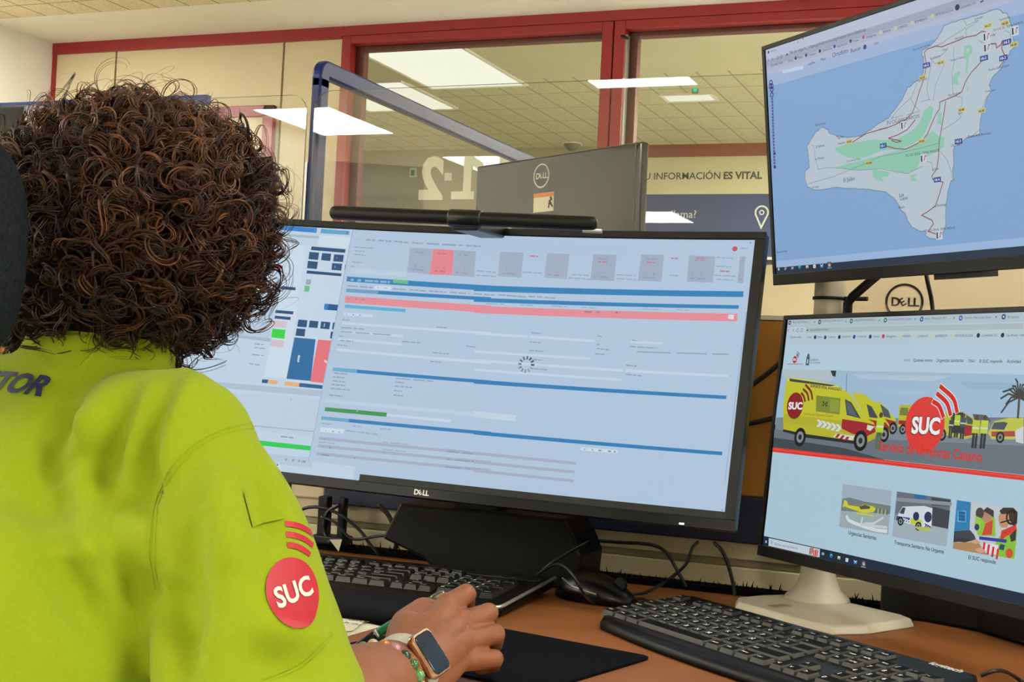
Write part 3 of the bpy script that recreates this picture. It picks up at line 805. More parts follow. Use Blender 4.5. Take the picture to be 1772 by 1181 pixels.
# ---------------------------------------------------------------- small things on the desk
b = MB(); q = [Vector((-0.3698,1.3359,0.742)), Vector((-0.5604,1.3807,0.742))]
e1 = (q[0] - q[1]).normalized(); e2 = Vector((-e1.y, e1.x, 0)) * -1; c1 = q[0]; c2 = c1 - e1 * .25
pts = [c1 + e2 * .21, c1 + e2 * .012, c1 + e2 * .004 - e1 * .002, c1 - e1 * .010, c2, c2 + e2 * .21]
b.prism([(p.x, p.y) for p in pts], DZ, DZ + .003, mat('black_mousepad', '08090d', .8, spec=.08, bump=(500, .15)))
tag(b.build('mouse_pad'), 'black mouse pad under the hand with the watch', 'mouse pad')

r = thing('mouse', 'black computer mouse beside the rear desk edge', 'mouse', (-.530, 1.635, DZ), (0, 0, math.radians(-14)))
b = MB()
rings = []
for t in np.linspace(0, 1, 13):
    x = -.056 + .112 * t; hw = .033 * math.sin(PI * min(.97, max(.03, t))) ** .42; hh = .037 * math.sin(PI * (.06 + .88 * t)) ** .7 * (1.12 - .35 * t)
    rings.append([(x, hw * math.cos(a), .001 + max(0, math.sin(a)) ** .8 * hh) for a in np.linspace(0, 2 * PI, 17)[:-1]])
b.loft(rings, M_black_s); b.build('body', r, local=True)
b = MB(); b.lathe([(.008, -.003), (.009, 0), (.008, .003)], (.036, 0, .026), M_black, 16, (0, 1, 0)); b.build('scroll_wheel', r, local=True)
b = MB(); b.tube([(-.04, -.02, .026), (-.015, -.031, .019), (.02, -.032, .014)], .0012, M_alu); b.build('side_trim', r, local=True)

# notes
M_paper = mat('cream_paper', 'd3ccb2', .75); M_ink = mat('pencil_grey', '77705f', .8)
def note(pts, z, label, marks=()):
    b = MB(); P = [Vector(p) for p in pts]; P = [Vector((p.x, p.y, DZ + z)) for p in P]
    b.prism([(p.x, p.y) for p in P], DZ + z, DZ + z + .0006, M_paper)
    for p, t, s in marks: b.text(t, M_ink, (p[0], p[1], DZ + z + .0008), (.98, -.1, 0), (.1, .98, 0), s, lift=.0001)
    tag(b.build('paper_note'), label, 'paper')
note([(-0.6935,1.1792,0.74), (-0.6797,1.2378,0.74), (-0.6743,1.3174,0.74), (-0.7013,1.3258,0.74), (-0.7655,1.3239,0.74)], .0004, 'lower cream paper sheet lying by the yellow sleeve')
note([(-0.7233,1.2052,0.745), (-0.6845,1.2709,0.745), (-0.707,1.3566,0.745), (-0.7541,1.3296,0.745), (-0.7853,1.306,0.745)], .0022, 'upper cream paper sheet with pencil notes by the yellow sleeve',
     [((-0.7176,1.3191,0.743), 'uste', .016), ((-0.7141,1.3012,0.743), 'la de', .012)])

# black clamp and white tag behind the keyboard on the left
b = MB(); y = 1.80
b.box((-1.041, y, DZ + .012), (-1.024, y + .016, .822), M_black); b.box((-1.006, y, DZ + .016), (-.994, y + .012, .822), M_black); b.box((-1.041, y - .02, DZ + .012), (-.985, y + .016, DZ + .024), M_black)
tag(b.build('cable_clamp', bevel=.002), 'black two-legged clamp hanging below the navy rail at left', 'clamp')
b = MB(); b.poly([(-1.0033,1.775,0.7609), (-0.9864,1.775,0.7441), (-0.9815,1.775,0.7629)], M_paper); b.poly([(-1.0045,1.777,0.7606), (-0.9826,1.777,0.7626), (-0.9875,1.777,0.7438)], M_paper)
tag(b.build('paper_tag'), 'small white triangular tag below the black clamp', 'tag')

# cables
cable('black cable along the cream panel from the stand to the brush strip', [(-0.5974,1.8,0.7953), (-0.5546,1.8,0.7961), (-0.5083,1.8,0.7972), (-0.4854,1.8,0.789), (-0.4678,1.8,0.7652), (-0.4536,1.8,0.7428)], .0025)
cable('black cable running from under the navy rail down to the mouse', [(-0.4453,1.82,0.8051), (-0.4514,1.81,0.796), (-0.4568,1.8,0.7742), (-0.4784,1.79,0.7518), (-0.4772,1.6868,0.75), (-0.4945,1.6877,0.745)], .0023)
cable('black cable hanging from the navy rail left of the white stand base', [(-0.4224,1.82,0.8057), (-0.4061,1.8,0.7974), (-0.3954,1.8,0.7749), (-0.3878,1.8,0.7482), (-0.3823,1.79,0.7283)], .0025)
cable('thin grey cable slanting in front of the black monitor stand', [(-0.5527,1.67,0.8117), (-0.5816,1.67,0.7937), (-0.6056,1.66,0.7757), (-0.6287,1.6717,0.755)], .0016)
cable('thin black cable bending from the far keyboard to the front keyboard', [(-0.6237,1.6666,0.76), (-0.5656,1.5714,0.79), (-0.5211,1.4995,0.796), (-0.5031,1.5081,0.768), (-0.5191,1.6034,0.743), (-0.4828,1.6163,0.743), (-0.4615,1.6546,0.745)], .0018)
cable('black cable lying under the mouse', [(-0.6467,1.7334,0.743), (-0.616,1.7151,0.743), (-0.577,1.6991,0.743), (-0.5126,1.65,0.743), (-0.4786,1.6713,0.743), (-0.4661,1.6496,0.743)], .0018)
cable('looped black cable left of the clamp', [(-1.0458,1.79,0.7483), (-1.0595,1.79,0.7711), (-1.07,1.79,0.7906), (-1.0573,1.79,0.8024), (-1.0288,1.79,0.8057), (-0.994,1.79,0.7972), (-0.9609,1.79,0.7773), (-0.9419,1.79,0.7581), (-0.9264,1.79,0.744)], .0026)
cable('black cable sagging from the clamp to the monitor stand', [(-1.0251,1.785,0.7923), (-1.0005,1.785,0.7856), (-0.9774,1.785,0.7675), (-0.9613,1.785,0.7638), (-0.9302,1.785,0.771), (-0.8898,1.785,0.7773)], .0022)
cable('thick black cable hanging from the navy rail left of the monitor stand', [(-0.9359,1.8,0.8171), (-0.9184,1.8,0.8029), (-0.9064,1.8,0.7813), (-0.9019,1.8,0.7539)], .0036)
cable('black cable curling down beside the clamp', [(-0.9969,1.79,0.8128), (-1.0163,1.79,0.8006), (-1.0224,1.79,0.7832), (-1.0193,1.79,0.7658), (-1.0039,1.78,0.7551)], .0030)
cable('upper black cable crossing the ochre panel', [(-0.3974,1.825,1.0111), (-0.3819,1.825,1.0254), (-0.3588,1.825,1.0449), (-0.3284,1.825,1.0723)], .0035)
cable('lower black cable crossing the ochre panel', [(-0.4034,1.825,0.9667), (-0.3835,1.825,0.9727), (-0.3559,1.825,0.9807), (-0.3248,1.825,0.9889)], .0035)
cable('black cable hanging from the map monitor in front of the silver monitor', [(-0.1537,1.78,1.1838), (-0.1502,1.78,1.1674), (-0.1467,1.8,1.148), (-0.1426,1.8,1.1181)], .0028)
cable('black cord leaving the front keyboard at its right end', [(-0.0505,1.351,0.762), (-0.0393,1.3501,0.768), (-0.0296,1.3749,0.764), (-0.0168,1.4125,0.75), (-0.0031,1.395,0.743)], .0020)

# ---------------------------------------------------------------- what the displays show (millimetres on each display)
def q4(a, b, h):
    """bar whose upper edge runs from a to b, h millimetres tall"""
    return [a, b, (b[0], b[1] - h), (a[0], a[1] - h)]
def smear(S, a, b, h, col, words=4, seed=1):
    """illegible blurred lettering between a and b"""
    if S.R: col = '%02x%02x%02x' % tuple(int(int(col[i:i + 2], 16) * .55 + c * .45) for i, c in ((0, 178), (2, 200), (4, 225)))
    R = random.Random(seed); a, b = Vector(a), Vector(b); t = 0
    while t < 1:
        w = R.uniform(.5, 1.4) / words; e = min(1, t + w)
        p, q = a.lerp(b, t), a.lerp(b, e)
        S.poly([(p.x, p.y), (q.x, q.y), (q.x, q.y + h), (p.x, p.y + h)], col); t = e + R.uniform(.1, .25) / words

# ---- wide curved monitor: a call-taking form, blurred
S = Screen(RB)
S.rect(-394, -169, 394, 172.5, 'b7cfe8')
S.rect(-96, -169, 394, -160.5, '2c2d25')
S.rect(-394, -169, -96, 172.5, 'c6dbef')
S.poly([(-411.9,160.8),(-275.5,166.1),(-273.5,156.1),(-410.4,153.5)], 'a9c6e4')
S.poly([(-322.5,173.3),(-212.8,171.8),(-212.1,164.7),(-322.7,166.8)], '2d8ad6'); S.poly([(-212.6,171.1),(-163.4,170),(-163.8,164.4),(-212.1,164.7)], '5fabd2')
for i, c in enumerate(('c84a5a', '7cc08c', '7cc08c', '5a8ac8', '4878b0')): S.disc([(-231.7,169.3),(-221.5,168.4),(-200.8,167.8),(-185.9,167.5),(-171.1,167.5)][i], 1.4, c)
S.poly([(-280.1,160.7),(-211.3,160.4),(-211.4,156.8),(-280.5,157.1)], 'aebfd2'); S.poly([(-212.7,161.8),(-163.3,161.5),(-166.9,145.5),(-211.5,146.2)], 'd6e6f5')
S.poly([(-252.6,145.9),(-226.2,144.6),(-218.6,-43.6),(-255.4,-43.5)], 'd3e4f4'); S.poly([(-228.6,147.3),(-158.8,145.5),(-144.4,-50.8),(-223.3,-47.5)], 'cbdff1')
for p in ([(-224.7,145),(-163.2,143.5),(-162.6,138.3),(-224.5,139.7)], [(-222,110.1),(-163.3,108.8),(-163.3,104.9),(-221.9,105.8)], [(-254.8,85.3),(-231.9,84.7),(-231.8,80.5),(-255,80.7)], [(-256.4,50.7),(-229.6,50.6),(-229.5,46.4),(-256.7,46.5)], [(-255.9,42.7),(-232,42.4),(-232,38.2),(-256.2,38.5)]): S.poly(p, '1f4f80')
for p in ([(-222.4,137),(-207.1,136.5),(-206.5,125.9),(-221.8,126.4)], [(-202.9,136.4),(-189.2,136.1),(-188.6,125.5),(-202.8,126.1)], [(-184.6,135.6),(-169.8,135.4),(-169.4,125.3),(-184.2,125.4)], [(-222.1,123.9),(-206.8,123.4),(-206.6,112.8),(-221.5,113.3)], [(-185.2,122.9),(-170,122.8),(-169.6,113),(-184.4,113.1)], [(-220.1,39.8),(-206.4,39.8),(-205.9,29.8),(-219.9,29.8)], [(-203,39.7),(-189.8,39.6),(-189.4,30),(-202.6,30)], [(-185.7,39.6),(-171.8,39.5),(-171.7,29.6),(-185.3,29.6)], [(-168.1,39.4),(-163.7,39.4),(-163.7,29.8),(-167.7,29.9)], [(-220.2,27.3),(-206.9,27.3),(-206.3,17),(-220,16.9)], [(-168.6,26.7),(-164.2,26.7),(-164.2,17.1),(-168.2,17.1)]):
    S.poly(p, '21517f'); c = sum((Vector(v) for v in p), Vector((0, 0))) / 4
    if p[1][0] - p[0][0] > 8: S.disc(c, 3.2, 'b9d3ea', 8)
S.poly([(-165.4,122),(-162.5,121.8),(-162.4,113.7),(-165,113.9)], '21517f')
S.poly([(-219.2,97.6),(-211.7,97.3),(-211.8,90),(-219.2,90.2)], '9fb2c2'); S.poly([(-219.6,88.4),(-212.1,87.8),(-212,79.8),(-219.8,80)], '6cc79a'); S.disc((-215.8,84.1), 3, 'dff0ea', 8)
S.poly([(-185.5,64.9),(-164.1,64.6),(-163.7,56.3),(-184.9,56.2)], '1d5a92'); S.poly([(-185.5,64.9),(-174.5,64.9),(-173.9,56.3),(-184.9,56.2)], '2a86c4')
S.poly([(-258.6,35.8),(-236.2,35.5),(-236.3,26.4),(-257.9,26.8)], 'dcc9d6'); S.poly([(-256.2,24.2),(-236.5,24),(-235.4,11.2),(-255.6,11.7)], '2fdc45'); S.poly([(-255,9),(-235.7,8.8),(-234.8,-1.2),(-254.9,-0.7)], 'd8c8d6')
S.poly([(-220.9,14.5),(-189.2,14.2),(-185.3,-43.5),(-221.5,-43.6)], '1b6ea8'); S.poly([(-185.6,14.1),(-164.4,14.3),(-165.4,-44.8),(-185.8,-44.5)], 'ee7782')
S.poly([(-210.7,-9.5),(-202.5,-9.9),(-202.7,-21.8),(-210.2,-19)], 'cfe0ea'); S.line([(-176.4,-16.3),(-171.4,-13.8),(-165.4,-16.7)], 3, 'f4d0d4')
S.poly([(-256.9,-47.4),(-248,-47.3),(-248.1,-52.4),(-257,-52.2)], '2a5a90'); S.poly([(-247.6,-47.2),(-233.6,-47.4),(-233.7,-52.5),(-247.7,-52.4)], 'f0b676'); S.poly([(-222.9,-47.4),(-200.9,-47.5),(-201,-53),(-223.3,-52.9)], 'efb87c'); S.poly([(-200.9,-47.5),(-165.9,-47.9),(-166,-52.9),(-201,-53)], '2a5f98')
S.poly([(-364.5,118.6),(-258.4,114.5),(-258.2,109.8),(-364.2,113.9)], 'd61f31'); S.poly([(-335.3,70.5),(-259.2,70.2),(-258.2,6.3),(-333.5,8.7)], 'bdd3e8'); S.line([(-261.1,66.5),(-262.8,14.6)], 1.6, '9fb4c8')
S.poly([(-334.2,12.1),(-255.2,10),(-255.8,5.4),(-334.8,7.9)], 'a8c0d6')
for i, p in enumerate([[(-278.5,0.1),(-265,-0.2)], [(-277.4,-5.4),(-261.7,-5.5)], [(-279.8,-15.3),(-261.9,-15.5)], [(-280.8,-28.5),(-262.1,-29)], [(-333.7,-25.6),(-322.2,-26.7)]]): smear(S, p[0], p[1], 1.6, '7f95aa', 2, i)
S.poly([(-341.9,-57.6),(-165.2,-55.2),(-164.7,-63.3),(-341.7,-65.2)], 'b4c7da'); S.poly([(-339.1,-70.2),(-164.8,-66.6),(-165.7,-117.7),(-328.6,-118.9)], 'c3d7ea'); S.line([(-329.9,-112.9),(-165.9,-111.1)], 1.4, 'a5bacd')
smear(S, *[(-216,-71.2),(-208.6,-71.6)], 2, '6b8298', 1, 4); smear(S, *[(-214.2,-123.5),(-195.3,-123.3)], 2, '7a8fa4', 2, 5)
S.poly([(-274.2,-130.9),(-167.5,-130.8),(-167.3,-137),(-273.9,-137.6)], '27d25a')
S.poly([(-307.3,-148.8),(-162,-146),(-160.8,-159),(-306.3,-162.2)], 'bccfe2'); S.poly([(-213.1,-152.3),(-207.6,-152.4),(-207.1,-163.9),(-212.9,-163.9)], 'd7e6f4'); smear(S, *[(-205.5,-153.8),(-171.2,-153.9)], 3, '6f8499', 4, 6); S.disc((-211.3,-161), 1.6, '33404c', 3)
# the form window
F = [(-163.4,170),(-167.3,-159.1)]
S.poly([(F[0][0], 172.4), (393.9, 172.4), (393.9, -160.5), (F[1][0], -160.5 + 10)], 'b8cfe8')
S.line([(F[0][0], 172), (F[1][0], -151)], 1.0, '9db6d0')
for i, p in enumerate([[(-159,158.2),(-150.8,157.9)], [(-146.4,157.8),(-126.9,157.4)], [(-122.1,157.6),(-103.1,157.1)], [(-98.8,157.3),(-77.6,156.5)], [(-72.2,156.8),(-55.9,156.1)], [(-50.6,156.4),(1.2,155.7)], [(6.4,155.9),(27.7,155.4)], [(-156.9,147),(-128.5,146.4)], [(-154.4,141.6),(-140.4,141.2)], [(-154.9,136.3),(-137.5,135.8)], [(-155.8,125.3),(-141.1,125.1)], [(-156.1,119.4),(-150.9,119)]]): smear(S, p[0], p[1], 2.4 if i < 7 else 1.6, '8299b4', 3, i)
S.poly([(-156.2,117.6),(-72.4,116.6),(-71.9,109.8),(-155.8,109.9)], 'c2d7ec')
for p, c in (([(-74.1,150.8),(-40.3,150.6),(-38.8,114.9),(-72.3,116.3)], 'a9b6cd'), ([(-39.9,150.6),(-9.6,150.2),(-6.5,115.1),(-38.8,114.9)], 'ef8c98'), ([(-9.2,150.2),(21.9,149.7),(25.6,113.9),(-6.1,114.8)], 'aab6cc'), ([(56.6,150.5),(89.6,150.2),(91.3,116.2),(58.5,116.7)], 'a9b6cc'), ([(122.4,150.5),(153.5,150.3),(154.6,116.3),(123.2,117.4)], 'a9b6cc'), ([(185.9,151.1),(217.4,150.8),(218.4,115.9),(186.7,116.7)], 'a7b5cb'), ([(250.1,152.2),(279.7,152),(280.9,117),(249.9,117.6)], 'a7b5cb'), ([(312.4,151.8),(346.2,151.2),(347,117.5),(313.7,117.8)], 'a7b5cb'), ([(377.2,151.6),(384.1,151.3),(385.1,117.2),(377.6,117.7)], 'a7b5cb')):
    S.poly(p, c)
    a, b_, cc, d = [Vector(v) for v in p]
    for t, dk in ((.76, '7f8ca6'), (.90, '7f8ca6')):
        l0, l1 = a.lerp(d, t), b_.lerp(cc, t); dk2 = 'c04a5c' if c == 'ef8c98' else dk
        smear(S, l0.lerp(l1, .12), l0.lerp(l1, .75), 2.2, dk2, 2, int(t * 100))
    if c != 'a9b6cc': l0, l1 = a.lerp(d, .2), b_.lerp(cc, .2); smear(S, l0.lerp(l1, .2), l0.lerp(l1, .7), 2.0, 'd0506a' if c == 'ef8c98' else '8e8aa4', 2, 3)
for i, p in enumerate([[(99.2,144.9),(110.7,144.5)], [(194.2,140),(205.3,139.5)], [(258.1,140.8),(268.9,140.3)], [(289.6,146.8),(299.6,146.3)], [(322.1,147.7),(334.1,147.2)], [(354,131.3),(365.8,130.8)]]): smear(S, p[0], p[1], 2.2, 'd4566e', 2, i)
for i, p in enumerate([[(27.2,122.1),(54.7,121)], [(28.2,116.1),(55.6,115.1)], [(92.2,122.9),(119.8,122.1)], [(161.3,122.1),(183.8,121.4)], [(156.3,117.5),(186.3,116.3)], [(220.3,123.6),(245.9,122.9)], [(221,118.5),(248.4,117.5)], [(290.6,124.7),(301.3,124.2)], [(347.5,148.8),(368.4,148)], [(348.8,137.5),(367.9,136.8)], [(347.7,125.9),(374.4,125)], [(350.7,120.7),(371.5,120.1)]]): smear(S, p[0], p[1], 1.8, '8fa3bc', 3, i)
S.disc((369.7,161), 3.4, 'd25a6c', 10); smear(S, *[(376.5,161),(385.9,160.4)], 2, '8fa3bc', 2, 2); S.line([(387.6,169.9),(389.1,168.1)], .8, '55677a')
S.poly([(-159.3,105.2),(51,103.6),(51.5,96.3),(-159.1,98.2)], '2f86c2'); S.poly([(26.4,103.2),(386.6,107.2),(386.7,99.9),(27.7,95)], '2f86c2')
S.poly([(-91.6,105.3),(-63.5,104.8),(-62.9,99.6),(-91.4,100.1)], '6fc391'); smear(S, *[(-156.4,99.4),(-94.5,99.3)], 3, '7fb2d8', 5, 3)
for i, p in enumerate([[(-156.7,91.1),(-118.4,91)], [(-113,91.6),(-94.2,91.4)], [(-89.1,91),(-69.6,90.7)], [(-64.3,91),(-41,90.6)], [(-35.7,90.9),(-10.9,90.5)], [(-5.6,90.8),(22.5,90.2)], [(28.5,90.5),(57.7,89.7)], [(63.4,90.7),(101.9,89.5)], [(105.6,90.4),(142.7,89.8)]]):
    if i == 1: S.poly([(-116.5,94.9),(-91.2,95),(-91,89.5),(-116.3,89.4)], 'd4e4f4')
    smear(S, p[0], p[1], 1.8, '7d92aa', 3, i)
S.poly([(-157.2,88.2),(53.5,87.7),(53.9,83.1),(-157,83.1)], '2f86c2'); S.poly([(-157.2,88.2),(-106.6,88.2),(-106.4,83.1),(-157,83.1)], '6fa9cb'); S.poly([(29.2,86.1),(382.8,89.5),(382.6,85),(30.1,80.5)], '2f86c2')
S.poly([(-156.8,77.9),(55.3,76.5),(56.2,66.6),(-156,68.2)], 'ee93a0'); S.poly([(30.9,75.3),(382.6,78.8),(382.6,69.2),(32.6,65.3)], 'ee93a0')
smear(S, *[(-154,73.2),(-124.1,73)], 2, 'b05a6c', 3, 3); smear(S, *[(182,73.4),(207.1,73.3)], 2, 'a05264', 2, 6); smear(S, *[(224.1,74),(230.7,73.6)], 2.4, '84404f', 1, 8); S.poly([(371.2,77.5),(378,77.3),(378,71.5),(371.1,72)], 'dde8f4')
for i, p in enumerate([[(48,78),(73,78.6)], [(95.9,78.9),(114.2,78.7)], [(139.4,79.5),(160.1,78.9)], [(180.4,79.4),(200.8,78.8)], [(260.5,80.1),(285.5,79.9)], [(304.9,80.9),(320.7,80.7)]]): smear(S, p[0], p[1], 1.5, '8fa5bd', 2, i)
S.poly([(-154.8,65.5),(-65.1,65.1),(-65,60.7),(-155,61)], '63b6da'); S.poly([(-154.9,54.5),(-111.7,54.6),(-111.7,50.5),(-154.8,50.4)], 'cfe2f2'); smear(S, *[(-152,50.9),(-121.9,51.2)], 2, '7d92aa', 3, 4)
for p in ([(-154.6,41.4),(61,41.1),(60.9,37.5),(-154.7,38)], [(-155.3,29.7),(-62.3,29.4),(-62.4,26),(-155.4,26.3)], [(-155.4,18.8),(-63.2,18.3),(-63.3,14.9),(-155.5,15.3)], [(-155.6,4.4),(67.2,2.2),(67.1,-1.7),(-155.5,0.4)], [(36.8,39.5),(113.3,39.5),(113.1,36.2),(37.3,36.2)], [(115.2,39.6),(202.7,38.5),(202.5,35.2),(115,36.3)], [(251.5,39.8),(292.4,39.2),(292.1,36.4),(251.1,36.9)], [(40.7,15.4),(200.5,15.3),(200.5,12.4),(41.3,12.2)], [(42.6,3.8),(245.6,2.7),(245.7,-0.5),(43.2,0.6)], [(249.2,2.9),(379.6,2.9),(379.6,-0.1),(249.3,-0.6)], [(44.7,-8.8),(245.4,-9.2),(245.5,-12.3),(45.2,-11.7)]): S.poly(p, 'c9def1')
for i, p in enumerate([[(-155,43.5),(-144.1,43.5)], [(-16.8,42.4),(-2.7,42)], [(-154.8,32.5),(-120.3,32.6)], [(-154.8,27),(-79.8,27.2)], [(-155,20.5),(-148.9,20.6)], [(-153.2,14.5),(-133.2,14.6)], [(-62.4,19.7),(-37.5,19.4)], [(29,19.4),(42.9,19)], [(-155.6,8.2),(-141,7.9)], [(-16.1,7.5),(6.7,7.4)], [(-17.6,-4.2),(-3.5,-4.5)], [(116.7,42.3),(130,41.9)], [(205.8,42.9),(212.4,42.5)], [(252.6,39.5),(258.7,39.1)], [(116.6,30.3),(131.7,30)], [(206.6,31.6),(210.3,31.4)], [(207.3,26.6),(224.5,25.7)], [(117.6,19.1),(137.2,18.8)], [(250.8,31.3),(284.7,30.8)], [(260.6,25.1),(376.8,27.1)], [(206.4,19.8),(220,19.2)], [(120.1,7.7),(136.3,7.2)], [(248.6,7.4),(263,6.8)], [(123.8,-4.3),(146.3,-5)], [(250.2,-4.4),(270.5,-5)]]): smear(S, p[0], p[1], 1.6, '7f94ac', 3, i)
c = (116.2,1.3)
for i in range(12):
    a = 2 * PI * i / 12; v = 60 + i * 9
    S.line([(c[0] + 7 * math.cos(a), c[1] + 7 * math.sin(a)), (c[0] + 10.5 * math.cos(a), c[1] + 10.5 * math.sin(a))], 2.2, '%02x%02x%02x' % (v, v + 12, v + 28))
S.poly([(-155.9,-22.4),(71.2,-22.8),(71.3,-27.3),(-156.1,-27.2)], '2f83bf'); S.poly([(-155.9,-22.4),(-120.2,-22.2),(-120,-27.3),(-156.1,-27.2)], '6fb0d4'); S.poly([(47.1,-23.2),(380.1,-22.6),(379.9,-26.9),(47.9,-28.6)], '2f83bf')
for i, p in enumerate([[(-153.6,-30.7),(-133.7,-30.7)], [(-153.3,-36),(-137,-36)], [(-153.4,-41.4),(-135.3,-41.6)], [(-153.8,-46.5),(-133.6,-46.5)], [(-154.2,-51.9),(-126.1,-51.9)], [(-155,-61.1),(-134.4,-61.3)], [(-62.9,-30.8),(-9.5,-30.6)], [(-63.1,-35.7),(-50.7,-35.8)], [(-62.5,-41.3),(-37.4,-41.3)], [(-62.1,-47.2),(-50.5,-47.3)], [(-61.8,-53.2),(-48.3,-53.4)]]): smear(S, p[0], p[1], 1.8, '7f94ac', 3, i)
S.poly([(-158.9,-65.4),(78.1,-65.9),(78.3,-71),(-158.6,-70.8)], 'c2d8ee'); S.poly([(-157,-77),(-67.1,-76.6),(-67.1,-82.2),(-157.1,-82.3)], '3f9b55'); smear(S, *[(-119.2,-79.2),(-104.9,-79.3)], 2, '86c49a', 2, 4); S.poly([(-66.8,-77.9),(24.5,-78),(24.1,-81.8),(-66.9,-81.2)], 'cbdff2'); S.poly([(53.8,-64.3),(112.6,-65.4),(112.7,-73.1),(55.1,-72.1)], 'c8def0')
S.poly([(-160,-89.6),(81.8,-89.1),(81.9,-93.6),(-160.2,-94.3)], '2f83bf'); S.poly([(-160,-89.6),(-115.5,-89.5),(-115.3,-94.1),(-160.2,-94.3)], '6fb0d4'); S.poly([(57.9,-89.7),(382.8,-90.3),(382.6,-94.6),(58.8,-94.6)], '2f83bf')
S.poly([(-158.5,-104.7),(-124.1,-104.1),(-124.1,-110.1),(-158.4,-110.7)], 'd8e6f4'); smear(S, *[(-152.9,-109.5),(-129.6,-109.3)], 1.8, '7f94ac', 3, 5); smear(S, *[(-121.2,-106.5),(-74.9,-107.4)], 1.8, '8fa3b8', 4, 6)
smear(S, *[(-158.3,-100.1),(-143.9,-100)], 1.6, '8fa3b8', 2, 7); smear(S, *[(-111.8,-99.4),(-99.3,-99.5)], 1.6, '8fa3b8', 2, 8); smear(S, *[(-72.9,-99.1),(-53.5,-99.3)], 1.6, '8fa3b8', 2, 9)
for i, p in enumerate([[(-157.9,-117.3),(86.2,-116.5),(86.2,-120.3),(-157.8,-121.2)], [(-157.7,-127.5),(87.8,-126.4),(87.8,-130.2),(-157.6,-131.4)], [(-157.4,-138),(89.4,-136.3),(89.3,-140),(-157.4,-142)]]): S.poly(p, 'adb5cf'); a, b_ = Vector(p[3]), Vector(p[2]); smear(S, a.lerp(b_, .01), a.lerp(b_, .1), 2, '6d7890', 2, i); smear(S, a.lerp(b_, .2), a.lerp(b_, .23), 2, '5d687e', 1, i); smear(S, a.lerp(b_, .74), a.lerp(b_, .95), 2, '7c86a0', 3, i)
for i, p in enumerate([[(62.3,-116.3),(200.8,-117.3),(200.6,-121.1),(62.9,-120.2)], [(64.1,-127.5),(200.9,-128.3),(200.8,-132),(64.8,-131.3)], [(66,-138.6),(201.1,-139.2),(200.9,-142.9),(66.6,-142.4)]]): S.poly(p, 'adb5cf')
for i, p in enumerate([[(-157,-125.1),(-133.8,-124.8)], [(-66.2,-116.4),(-29.5,-116.2)], [(-64.4,-126),(-31.2,-126)], [(24.3,-117.7),(50,-117.9)]]): smear(S, p[0], p[1], 1.5, '94a5ba', 3, i)
S.poly([(204.6,-98.5),(252.8,-98.4),(252.7,-102.4),(204.5,-102.6)], 'd2e5f4'); smear(S, *[(208,-101.7),(250.1,-101.6)], 1.8, '50657a', 5, 3)
S.line([(392.9,80.8),(389.7,-124.3)], .8, '8fb0c8'); S.disc((390.3,-158.8), 1, '3a4450', 3)
S.build(big, M_screen)

# ---- upper right monitor: map of an island in a browser
S = Screen()
S.rect(-262, -143.5, 262, 153, '84abd8')
S.rect(-262, 118, 262, 153, 'b4bdd8'); S.rect(-262, 139, 262, 153, 'bcc5de'); S.rect(-262, 123.5, 262, 138, 'b0b8d2'); S.rect(-262, 130, 150, 138, 'a2aac2')
S.poly([(-228.3,118.6),(-182.4,118.6),(-182.8,113.1),(-228.7,113.6)], 'bdd0ea'); S.rect(-262, 103, 262, 118, 'a3b9de')
S.poly([(-228.3,119.2),(-185.9,117.4),(-186.2,113.2),(-228.6,114.8)], 'c3d6ee')
def tx(t, a, b_, c='39445e', bold=.0, size=None): S.text(t, a, c, b_, size, bold)
tx('elhierro', *[(-250.9,147.1),(-239.4,147)]); S.disc((-256.1,148.1), 1.8, '1f3f58', 10)
for p in [(-257.4,138.1),(-248.5,138)]: S.line([(p[0] + 1, p[1] + 1.4), (p[0] - 1, p[1]), (p[0] + 1, p[1] - 1.4)], .6, '3c4966')
for p in [(-237.1,137.3),(-229.4,137.4)]: S.ring(p, 2.0, .6, '3c4966')
tx('No es seguro | mapa.gobcanarias.org/mapas/visor/desktop', *[(-212.7,136.9),(-67.7,136)]); S.poly([(-219.8,136.4),(-215.7,136.6),(-217.5,139.8)], '28344e')
tx('x', *[(-195.8,147.6),(-193.4,147.7)]); tx('+', *[(-185.9,148.3),(-182.5,148.5)])
for t, p in (('Correo web', [(-252.4,128.2),(-227.6,127.9)]), ('Inicio', [(-216.4,127.6),(-206.4,127.6)]), ('Mapas', [(-197.4,127.7),(-186.6,127.7)]), ('Traductor', [(-175.4,126.8),(-159.6,126.7)]), ('GRAFCAN', [(-147.8,127.1),(-130.6,126.7)]), ('FACEBOOK', [(-120.5,126.7),(-101.2,126.6)]), ('Twitter', [(-90.9,126.9),(-80,127)]), ('Instagram', [(-67.5,126.7),(-50.5,126.6)]), ('PRENSA', [(-38.8,126.7),(-25.6,126.7)]), ('CORREOS', [(-14.2,126.2),(1.8,126.4)]), ('BOMBEROS', [(13.6,126.9),(32.9,127)]), ('METEOROLOGÍA', [(45,127.6),(73.1,127.4)]), ('CÁMARAS CIC', [(82.8,127.1),(105.8,127.5)])): tx(t, *p)
for i, p in enumerate([(-200.7,129.6),(-179.6,129.2),(-152.8,129),(-124.9,129.1),(-95.2,129.5),(-72.4,129.5)]): S.disc(p, 2.2, ('2b3a5a', '2b3a5a', '1c2236', '2b4a9a', '2b4a7a', 'c0466a')[i], 10)
for p in [(-42.9,126.7),(-18.3,126.5),(9.6,126.6),(41.2,127.3)]: S.rect(p[0] - 2, p[1], p[0] + 2.5, p[1] + 4, 'cdc9a6')
S.disc((79,130), 3.4, '28324a', 12); S.poly([(112.1,128.7),(117,129.1),(116.9,127.8),(112,127.1)], '28324a')
